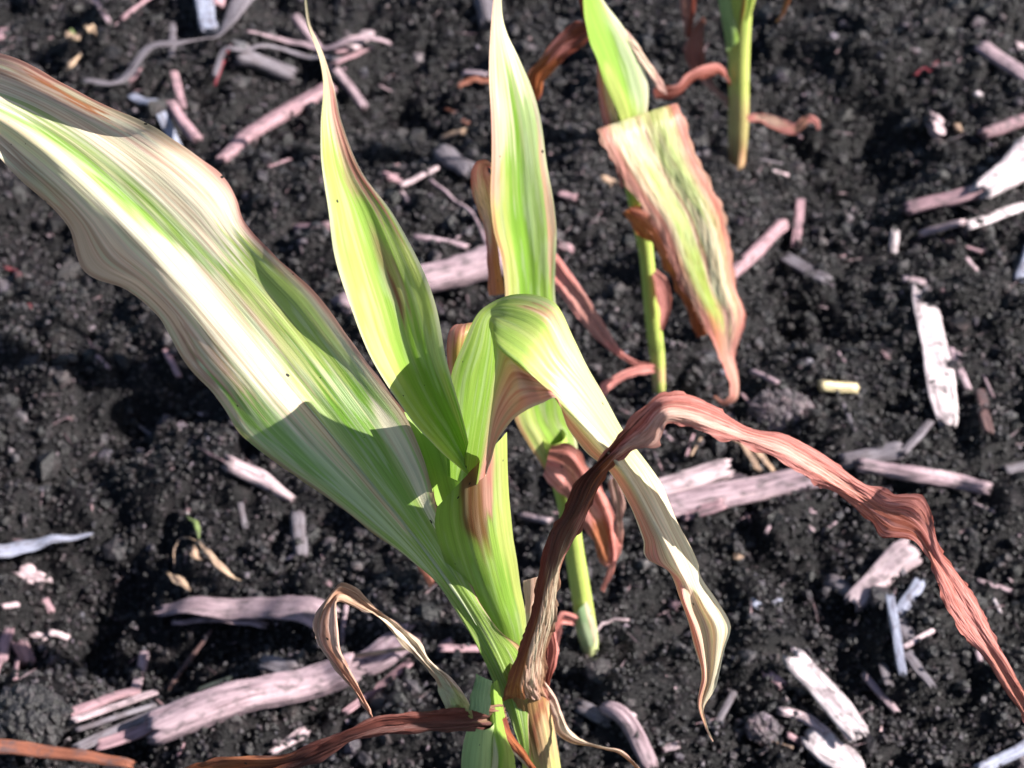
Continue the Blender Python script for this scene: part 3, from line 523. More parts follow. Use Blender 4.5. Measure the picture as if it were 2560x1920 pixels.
blade('dead_leaf', B, [sec(*s, prof=(0, 1, 1.4, 1, 0)) for s in SB2], base='p', nu=34, nv=112, ruf=.6, ruff=8, crink=.2, seed=23, crease=.55, mat=M_DRY, label='pink curled dry leaf behind the upright blade', blobs=[('o', .5, .12, .9, .2, .6), ('c', .4, .6, .4, .2, .5)])
SB3 = [(1358, 1188, 1376, 1112, .404, .406), (1382, 1215, 1432, 1114, .401, .404), (1418, 1255, 1470, 1160, .400, .402), (1450, 1310, 1505, 1215, .399, .401), (1478, 1352, 1532, 1290, .399, .401), (1498, 1402, 1548, 1370, .4, .401), (1510, 1420, 1540, 1400, .401, .401)]
blade('dead_leaf', B, [sec(*s, prof=(0, 2, -1, 2, 0)) for s in SB3], base='p', nu=30, nv=70, ruf=1.8, ruff=8, cor=.4, corn=3, crink=.5, seed=24, crease=.55, mat=M_DRY, label='crumpled pink brown dead leaf on the stem', jag=1.0, blobs=[('o', .3, .75, .4, .2, .8), ('b', .9, .1, .3, .3, .6), ('d', .2, .4, .3, .2, .5)])
SB4 = [(1522, 1200, 1548, 1190, .404, .404), (1535, 1260, 1562, 1255, .403, .403), (1540, 1320, 1560, 1310, .402, .402), (1532, 1380, 1556, 1365, .402, .402), (1515, 1430, 1536, 1425, .402, .402), (1500, 1475, 1510, 1480, .402, .402)]
blade('dead_leaf', B, [sec(*s, prof=(0, 1, -.5, 1, 0)) for s in SB4], base='v', nu=30, nv=80, ruf=1.2, ruff=6, crink=.3, seed=25, crease=.55, mat=M_DRY, label='thin pink hanging dry strip', blobs=[('p', .5, .8, .9, .3, .7)])
SB5 = [(1462, 1545, 1452, 1566, .412, .412), (1432, 1534, 1426, 1562, .408, .408), (1402, 1530, 1406, 1562, .406, .406), (1384, 1552, 1402, 1580, .405, .405), (1376, 1600, 1396, 1612, .405, .405), (1372, 1660, 1386, 1664, .405, .405)]
blade('dead_leaf', B, [sec(*s, prof=(0, 1.2, 0, -1, 0)) for s in SB5], base='p', nu=28, nv=70, ruf=.8, ruff=5, crink=.2, seed=26, crease=.55, mat=M_DRY, label='small pink curl at the foot of the stem')

# ================================================================== plant C : third in the row
YC = .555
Cc = plant('corn_plant', 'corn seedling with broken folded leaf hanging down and pink dead leaves at its foot', 1647, 962, YC)
tube('stalk', Cc, [(1560, 300, 64, .548), (1578, 400, 60, .549), (1592, 480, 54, .55), (1604, 560, 46, .551), (1616, 640, 36, .552), (1627, 750, 38, .553), (1636, 833, 39, .554), (1637, 838, 40, .554), (1644, 900, 36, .555), (1647, 955, 32, YC), (1650, 1030, 28, YC)],
     base='y', bands=[('g', .1, .2, .6), ('l', .5, .3, .5), ('k', .735, .006, .5), ('p', .88, .04, .5), ('l', .93, .03, .6), ('d', 1.0, .05, .7)], seed=31, nv=90)
SC1 = [(1560, 330, 1612, 330, .545, .547, (0, 1.2, 1.2, 0.6, 0)), (1546, 284, 1620, 270, .543, .546, (0, 1.2, 1.2, 0.6, 0)), (1511, 202, 1622, 225, .541, .546, (0, 0, -1.2, 0, 0)), (1491, 144, 1605, 165, .541, .547, (0, -1.2, -2.4, -0.6, 0)), (1468, 78, 1566, 80, .542, .548, (0, -1.8, -3, -1.2, 0)),
       (1457, 0, 1508, 0, .546, .55, (0, -1.2, -2.4, -1.2, 0)), (1448, -80, 1470, -80, .55, .552, (0, 0, -0.6, 0, 0)), (1440, -180, 1446, -180, .555, .555, (0, 0, 0, 0, 0))]
blade('leaf', Cc, [sec(*s[:5], s[5] + .007, s[6]) for s in SC1], base='l', nu=36, nv=90, ruf=.8, ruff=6, cor=.15, corn=4, seed=32, label='upright green blade above the broken leaf', blobs=[('g', .35, .4, .3, .4, .5), ('y', .2, .15, .2, .2, .7), ('w', .8, .3, .25, .3, .7), ('y', .5, .05, .6, .1, .5)], edges=[('c', 'R', .08, .7)])
SC2 = [(1545, 345, 1625, 335, .548, .548, (0, 0, 0, 0, 0)), (1518, 322, 1660, 290, .545, .547, (0, 0.33, 0, 0.33, 0)), (1495, 322, 1688, 257, .540, .542, (0, 0, 0, 0, 0)), (1500, 345, 1705, 290, .534, .536, (-0.33, 0.33, -0.5, 0.33, -0.66)), (1534, 410, 1735, 380, .529, .530, (-0.66, 0.66, -0.99, 0.66, -1.32)), (1580, 485, 1776, 460, .526, .527, (-0.99, 0.66, -0.99, 0.66, -1.65)),
       (1632, 558, 1812, 540, .524, .525, (-1.32, 0.66, -0.99, 0.66, -1.65)), (1672, 645, 1830, 630, .523, .524, (-1.65, 0.66, -0.99, 0.66, -1.32)), (1715, 735, 1842, 715, .523, .524, (-1.32, 0.66, -0.99, 0.99, -0.99)), (1752, 800, 1862, 785, .524, .525, (-0.66, 0.66, -0.99, 0.66, -0.33)), (1782, 860, 1845, 850, .525, .525, (0, 0.66, -0.66, 0.66, 0)), (1802, 905, 1835, 890, .526, .526, (0, 0.33, 0, 0.33, 0)),
       (1826, 955, 1850, 950, .527, .527, (0, 0, 0, 0, 0)), (1830, 990, 1846, 1000, .526, .526, (0, 0, 0, 0, 0)), (1808, 1004, 1812, 1018, .525, .525, (0, 0, 0, 0, 0)), (1788, 990, 1780, 994, .524, .524, (0, 0, 0, 0, 0))]
blade('leaf', Cc, [sec(*s[:5], s[5] + (.009 if i > 1 else 0), s[6]) for i, s in enumerate(SC2)], base='y', nu=60, nv=200, ruf=1.7, ruff=6, cor=.08, corn=3, crink=.14, diag=.25, crease=.4, blotch=.25, seed=33, jag=1.3, label='broken leaf folded over and hanging with brown crinkled margins',
      blobs=[('c', .4, .25, .6, .2, .5), ('l', .36, .42, .14, .22, .6), ('l', .72, .22, .12, .12, .5), ('c', .70, .52, .18, .2, .8), ('c', .22, .3, .1, .2, .5), ('f', .52, .35, .03, .3, .7), ('b', .545, .33, .009, .32, .8), ('p', .5, .86, .9, .2, .92), ('f', .62, .80, .14, .12, .6), ('o', .15, .72, .22, .12, .5), ('b', .5, .98, .9, .06, .6)], edges=[('p', 'L', .16, .9), ('p', 'R', .13, .9), ('b', 'R', .025, .6), ('b', 'L', .025, .5)])
SC3 = [(1556, 532, 1588, 512, .545, .545), (1592, 570, 1640, 528, .54, .54), (1650, 645, 1705, 615, .537, .537), (1682, 710, 1745, 690, .535, .535), (1718, 780, 1768, 760, .534, .534), (1742, 845, 1762, 838, .533, .533)]
blade('dead_leaf', Cc, [sec(*s, prof=(0, 1, -1, 1, 0)) for s in SC3], base='o', nu=34, nv=96, ruf=2, ruff=7, crink=.5, seed=34, crease=.55, mat=M_DRY, jag=1.5, label='orange brown ragged leaf under the broken one', blobs=[('p', .6, .3, .4, .3, .6), ('b', .3, .8, .4, .3, .5)])
SC4 = [(1634, 908, 1634, 924, .553, .553), (1590, 901, 1585, 913, .545, .545), (1548, 872, 1538, 886, .538, .538), (1505, 800, 1480, 838, .53, .53), (1455, 722, 1428, 772, .523, .523), (1400, 645, 1372, 705, .518, .518), (1350, 585, 1330, 640, .515, .515), (1310, 560, 1300, 600, .513, .513)]
blade('dead_leaf', Cc, [sec(*s, prof=(0, 1, -.8, 1, 0)) for s in SC4], base='p', nu=34, nv=128, ruf=.8, ruff=7, cor=.2, corn=2, crink=.2, seed=35, crease=.55, mat=M_DRY, label='long pink dead leaf slanting up from the foot', blobs=[('v', .5, .5, .6, .2, .6), ('b', .5, .1, .9, .1, .5)])
SC5 = [(1640, 912, 1640, 932, .553, .553), (1585, 918, 1582, 942, .545, .545), (1535, 940, 1528, 972, .54, .54), (1500, 962, 1512, 998, .536, .536), (1480, 1010, 1495, 1025, .534, .534)]
blade('dead_leaf', Cc, [sec(*s, prof=(0, .8, -.6, .6, 0)) for s in SC5], base='p', nu=28, nv=70, ruf=.6, ruff=5, crink=.2, seed=36, crease=.55, mat=M_DRY, label='short pink dead leaf drooping to the soil')
SC6 = [(1640, 672, 1628, 690, .548, .551), (1668, 700, 1636, 722, .545, .551), (1679, 745, 1642, 755, .544, .55), (1674, 785, 1648, 792, .545, .55), (1655, 828, 1648, 826, .55, .55)]
blade('dead_leaf', Cc, [sec(*s, prof=(0, 1.6, 2, 1, 0)) for s in SC6], base='p', nu=28, nv=70, ruf=.5, ruff=4, crink=.2, seed=37, crease=.55, mat=M_DRY, label='pink looped dry leaf beside the stem', blobs=[('b', .1, .5, .2, .5, .5)])
SC7 = [(1432, -40, 1462, -40, .57, .57), (1448, 20, 1476, 20, .572, .572), (1458, 52, 1482, 84, .574, .572), (1436, 56, 1446, 122, .575, .572), (1388, 92, 1420, 142, .576, .574), (1350, 152, 1388, 172, .577, .576), (1320, 182, 1364, 196, .578, .577), (1322, 225, 1356, 236, .578, .578), (1335, 250, 1345, 255, .578, .578)]
blade('dead_leaf', Cc, [sec(*s, prof=(0, 1.4, -1, 1.4, 0)) for s in SC7], base='b', nu=34, nv=128, ruf=1.2, ruff=8, crink=.4, seed=38, crease=.55, mat=M_DRY, label='reddish brown dead leaf drooping behind the green blade', blobs=[('o', .5, .8, .6, .2, .7), ('p', .4, .55, .4, .1, .6)])
SC8 = [(1560, 70, 1572, 110, .556, .554), (1592, 108, 1602, 160, .556, .553), (1625, 152, 1630, 200, .556, .553), (1655, 198, 1650, 228, .557, .554), (1668, 225, 1668, 240, .557, .557)]
blade('dead_leaf', Cc, [sec(*s, prof=(0, .8, .4, .8, 0)) for s in SC8], base='v', nu=28, nv=64, ruf=.6, ruff=5, crink=.2, seed=39, crease=.55, mat=M_DRY, label='pale pink dry margin behind the green blade', blobs=[('c', .4, .4, .5, .3, .5)])
SC9 = [(1492, 150, 1506, 160, .55, .55), (1494, 210, 1522, 215, .549, .55), (1500, 270, 1540, 275, .548, .55), (1512, 320, 1556, 330, .548, .55), (1535, 400, 1570, 400, .55, .55), (1552, 470, 1585, 460, .55, .55)]
blade('dead_leaf', Cc, [sec(*s, prof=(0, .8, 1, .8, 0)) for s in SC9], base='p', nu=28, nv=80, ruf=.5, ruff=4, crink=.15, seed=40, crease=.55, mat=M_DRY, label='pink dry strip along the stem', blobs=[('c', .8, .4, .3, .5, .6)])

# ================================================================== plant D : fourth, at the top of the picture
YD = .735
Dd = plant('corn_plant', 'corn seedling with pale smooth stem standing behind the broken leaf, top out of sight', 1842, 412, YD)
tube('stalk', Dd, [(1842, -330, 20, .70), (1846, -150, 44, .715), (1846, 30, 64, .724), (1847, 100, 56, .728), (1847, 200, 50, .73), (1846, 310, 50, .733), (1842, 405, 42, YD), (1840, 470, 34, YD)],
     base='y', bands=[('l', .3, .3, .6), ('y', .62, .15, .6), ('t', .80, .10, .6), ('b', .9, .05, .5), ('p', .96, .06, .5)], seed=51, nv=80)
SD1 = [(1818, 130, 1850, 100, .722, .722), (1812, 90, 1848, 70, .72, .72), (1800, 30, 1846, 10, .718, .72), (1786, -60, 1838, -60, .716, .72), (1760, -180, 1815, -190, .71, .718), (1715, -330, 1760, -340, .70, .71), (1660, -430, 1672, -436, .7, .7)]
blade('leaf', Dd, [sec(*s, prof=(0, 1.5, 2, 1.5, 0)) for s in SD1], base='l', nu=24, nv=70, ruf=.5, ruff=5, seed=52, label='green sheath and blade on the shaded side', blobs=[('s', .3, .3, .5, .4, .7), ('c', .9, .35, .18, .3, .8)])
SD2 = [(1845, 100, 1868, 62, .722, .722), (1850, 50, 1880, 30, .718, .72), (1855, 0, 1892, -10, .716, .718), (1862, -100, 1915, -110, .712, .716), (1890, -230, 1950, -235, .705, .71), (1935, -290, 1990, -270, .70, .705), (1968, -230, 2015, -215, .698, .70), (1975, -110, 2005, -100, .698, .698), (1965, -10, 1978, -4, .698, .698), (1952, 32, 1960, 36, .698, .698), (1938, 54, 1941, 56, .698, .698)]
blade('leaf', Dd, [sec(*s, prof=(0, 1.5, 1, 1.5, 0)) for s in SD2], base='y', nu=24, nv=110, ruf=.8, ruff=8, crink=.15, seed=53, label='yellow green blade arching over with a brown tip', blobs=[('g', .5, .1, .3, .14, .5), ('o', .1, .1, .2, .1, .7), ('b', .5, .9, .9, .25, .9)])
SD3 = [(1830, 218, 1826, 196, .726, .726), (1800, 186, 1797, 160, .718, .718), (1762, 196, 1756, 164, .71, .71), (1730, 206, 1715, 184, .705, .705), (1700, 238, 1690, 212, .70, .70), (1660, 252, 1645, 215, .698, .698), (1640, 250, 1632, 225, .697, .697)]
blade('dead_leaf', Dd, [sec(*s, prof=(0, 1, .8, 1, 0)) for s in SD3], base='b', nu=30, nv=96, ruf=1, ruff=7, crink=.3, seed=54, crease=.55, mat=M_DRY, label='reddish brown dead leaf arching from the stem', blobs=[('p', .8, .4, .3, .4, .6)])
SD4 = [(1866, 288, 1868, 304, .727, .727), (1902, 284, 1906, 308, .72, .72), (1946, 293, 1941, 326, .714, .716), (1984, 310, 1988, 338, .71, .714), (2008, 294, 2010, 318, .708, .712), (2030, 288, 2028, 308, .707, .709), (2048, 302, 2040, 318, .706, .707), (2050, 322, 2044, 326, .706, .706)]
blade('dead_leaf', Dd, [sec(*s, prof=(0, 1, .6, .8, 0)) for s in SD4], base='p', nu=30, nv=96, ruf=1.2, ruff=7, crink=.3, seed=55, crease=.55, mat=M_DRY, label='pink dry leaf curling out near the foot', blobs=[('c', .4, .35, .4, .2, .5), ('t', .5, .75, .6, .1, .6)])
SD5 = [(1758, 40, 1764, 52, .732, .732), (1726, 82, 1758, 90, .731, .73), (1711, 120, 1762, 130, .73, .729), (1720, 165, 1766, 164, .729, .729), (1744, 198, 1772, 184, .729, .729), (1780, 232, 1788, 214, .73, .73), (1816, 268, 1822, 246, .731, .731), (1832, 290, 1836, 270, .733, .733)]
blade('dead_leaf', Dd, [sec(*s, prof=(0, 1.2, 0, 1, 0)) for s in SD5], base='v', nu=30, nv=96, ruf=1, ruff=7, crink=.3, seed=56, crease=.55, mat=M_DRY, label='brown twisted dead leaf left behind the stem', blobs=[('b', .5, .2, .9, .3, .7), ('d', .8, .5, .3, .2, .5)])
SD6 = [(1765, -120, 1810, -120, .735, .732), (1700, -60, 1750, -40, .73, .73), (1702, 20, 1738, 22, .73, .73), (1708, 62, 1730, 60, .73, .73), (1714, 95, 1722, 93, .73, .73)]
blade('dead_leaf', Dd, [sec(*s, prof=(0, 1, 0, 1, 0)) for s in SD6], base='b', nu=28, nv=70, ruf=1, ruff=5, crink=.3, seed=57, crease=.55, mat=M_DRY, label='dark brown dead leaf hanging from above', blobs=[('v', .3, .6, .3, .4, .5)])

# ================================================================== crop residue on the soil
DS = 2560 / 2212.0
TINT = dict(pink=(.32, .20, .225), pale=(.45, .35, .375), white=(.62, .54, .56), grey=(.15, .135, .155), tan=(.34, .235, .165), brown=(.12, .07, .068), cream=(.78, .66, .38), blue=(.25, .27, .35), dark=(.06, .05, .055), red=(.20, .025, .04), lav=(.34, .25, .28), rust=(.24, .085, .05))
def piece(name, label, cat, pts, w, tint, flat=.5, group=None, parent=None, lift=.0, jag=.5, taper=(1, 1), rib=.10, bend=True, seed=None, curl=0.0, sunk=.18, ribbon=False, twist=0.0):
    """a bit of straw, stalk or leaf lying on the soil; pts in display pixels (2212 wide), w = width in the same pixels"""
    sd = seed if seed is not None else random.randint(0, 9999)
    W = np.atleast_1d(np.array(w, float)) * 1.12; pp = [(x * DS, y * DS) for x, y in pts]
    g = np.array([G(x, y) for x, y in pp])
    if len(W) == 1: W = np.repeat(W, len(pp))
    R = np.array([ww * DS / FPX * np.linalg.norm(q - CAMP) / 2 for ww, q in zip(W, g)])
    tv = g[-1] - g[0]; xs = np.array((tv[1], -tv[0], 0)); xs /= np.linalg.norm(xs) + 1e-9
    vis = math.hypot(xs[0], xs[1] * sp); R = R / (vis * (1 - flat) + flat)          # a flat piece seen at a slant is really wider
    t = np.concatenate([[0], np.cumsum(np.linalg.norm(np.diff(g, axis=0), axis=1))]); L = t[-1]; t = t / max(L, 1e-6)
    nv = int(np.clip(L / .0022, 8, 60)); m = np.linspace(0, 1, nv)
    c = crs(g, t, m) if len(g) > 2 else g[0] + (g[1] - g[0]) * m[:, None]
    R = np.interp(m, t, R); Rm = R.max(); R = R * (1 + .09 * pnoise(m * max(2, L / .015), m * 0 + .4, sd + 9))
    hs = H(c[:, 0], c[:, 1])
    if ribbon:
        k = np.ones(9) / 9; hp = np.convolve(np.pad(hs, 4, 'edge'), k, 'valid'); c[:, 2] = hp + .004 + lift + Rm * flat * .5 + .002 * pnoise(m * 4, m * 0, sd)
    else:
        lo = np.percentile(hs - c[:, 2], 90)
        c[:, 2] += lo + Rm * flat * (1 - 2 * sunk) + lift
    c = c - (c[:, 2] - 0)[:, None] * 0
    if bend:
        c[:, 2] += Rm * .25 * pnoise(m * 2.5, m * 0 + .3, sd + 1)
        sidev = np.array((-(g[-1] - g[0])[1], (g[-1] - g[0])[0], 0)); sidev /= np.linalg.norm(sidev) + 1e-9
        c += sidev * (Rm * .22 * pnoise(m * 2.2, m * 0 + .7, sd + 2))[:, None]
    T = np.gradient(c, axis=0); T /= np.linalg.norm(T, axis=1, keepdims=True) + 1e-12
    X = np.cross(T, np.array((0, 0, 1.0))); X /= np.linalg.norm(X, axis=1, keepdims=True); Zv = np.cross(X, T)
    nu = 30 if Rm > .0018 else 20 if Rm > .0012 else 10
    a = np.linspace(0, 2 * math.pi, nu, endpoint=False)
    tp = taper[0] + (1 - taper[0]) * np.clip(m / .35, 0, 1); tp2 = taper[1] + (1 - taper[1]) * np.clip((1 - m) / .35, 0, 1)
    rr = R * tp * tp2
    fac = .08 * np.cos(2 * a + sd) + .06 * np.cos(3 * a + sd * 2)
    prof = 1 + fac[None] * (0 if ribbon else 1) + rib * pnoise(a / (2 * math.pi) * 9, a * 0 + sd * .37, sd + 3)[None] + rib * .6 * pnoise(m[:, None] * L / .006, a[None] * 1.3 + 0 * m[:, None], sd + 4)
    tw = twist * pnoise(m * 3, m * 0 + .2, sd + 8)
    groove = rib * .9 * np.clip(pnoise(a / (2 * math.pi) * nu * .45, a * 0 + sd * .11, sd + 12), -1, .2)      # cracks along the grain
    prof = prof + groove[None] * (.7 + .6 * pnoise(m * 3, m * 0, sd + 13))[:, None]
    ex = .55 if (flat < .45 and not ribbon) else .85
    ca, sa = (np.sign(np.cos(a)) * np.abs(np.cos(a)) ** ex)[None] * prof, (np.sign(np.sin(a)) * np.abs(np.sin(a)) ** ex)[None] * prof * flat
    if curl: sa = sa + curl * (np.cos(a)[None] ** 2)
    cx = ca * np.cos(tw)[:, None] - sa * np.sin(tw)[:, None]; cz = ca * np.sin(tw)[:, None] + sa * np.cos(tw)[:, None]
    A_ = c[:, None] + rr[:, None, None] * (cx[..., None] * X[:, None] + cz[..., None] * Zv[:, None])
    # broken, splintered ends: the outer rings run out unevenly
    for e, s in ((0, -1), (-1, 1)):
        j = pnoise(a * 1.6, a * 0 + e, sd + 5) + .9 * pnoise(a * 4.1, a * 0 + e, sd + 6)
        A_[e] += T[e] * (s * jag * Rm * 2.0 * j)[:, None]; e2 = 1 if e == 0 else -2
        A_[e2] += T[e2] * (s * jag * Rm * 1.2 * j)[:, None]
        A_[e] = c[e] + (A_[e] - c[e]) * (1 - .35 * np.clip(j + .3, 0, 1) * min(1, jag * 1.5))[:, None]
    V = np.concatenate([A_.reshape(-1, 3), [c[0] + T[0] * rr[0] * .5], [c[-1] - T[-1] * rr[-1] * .5]])
    F = []
    for i in range(nv - 1):
        for k in range(nu):
            k2 = (k + 1) % nu; F.append((i * nu + k, i * nu + k2, (i + 1) * nu + k2, (i + 1) * nu + k))
    n0 = nv * nu
    for k in range(nu):
        k2 = (k + 1) % nu
        F.append((n0, k2, k)); F.append((n0 + 1, (nv - 1) * nu + k, (nv - 1) * nu + k2))
    circ = 2 * math.pi * Rm * 1000 * .8
    um = np.concatenate([np.tile(np.abs(a / math.pi - 1) * circ / 2, nv), [0, 0]]); vm = np.concatenate([np.repeat(m * L * 1000, nu), [0, L * 1000]])
    um = um + np.concatenate([np.tile((a > math.pi) * 13.0, nv), [0, 0]])
    org = np.array(parent.location) if parent is not None else c.mean(0)
    o = link(name, make_mesh(name, V, F, org, M_RES, uv=np.stack([um, vm], -1)), parent, org)
    b = random.uniform(.88, 1.1); o.color = tuple(min(.9, q * b) for q in TINT[tint]) + (1,)
    if parent is None: tag(o, label, cat, group)
    bpy.context.view_layer.update()
    return o

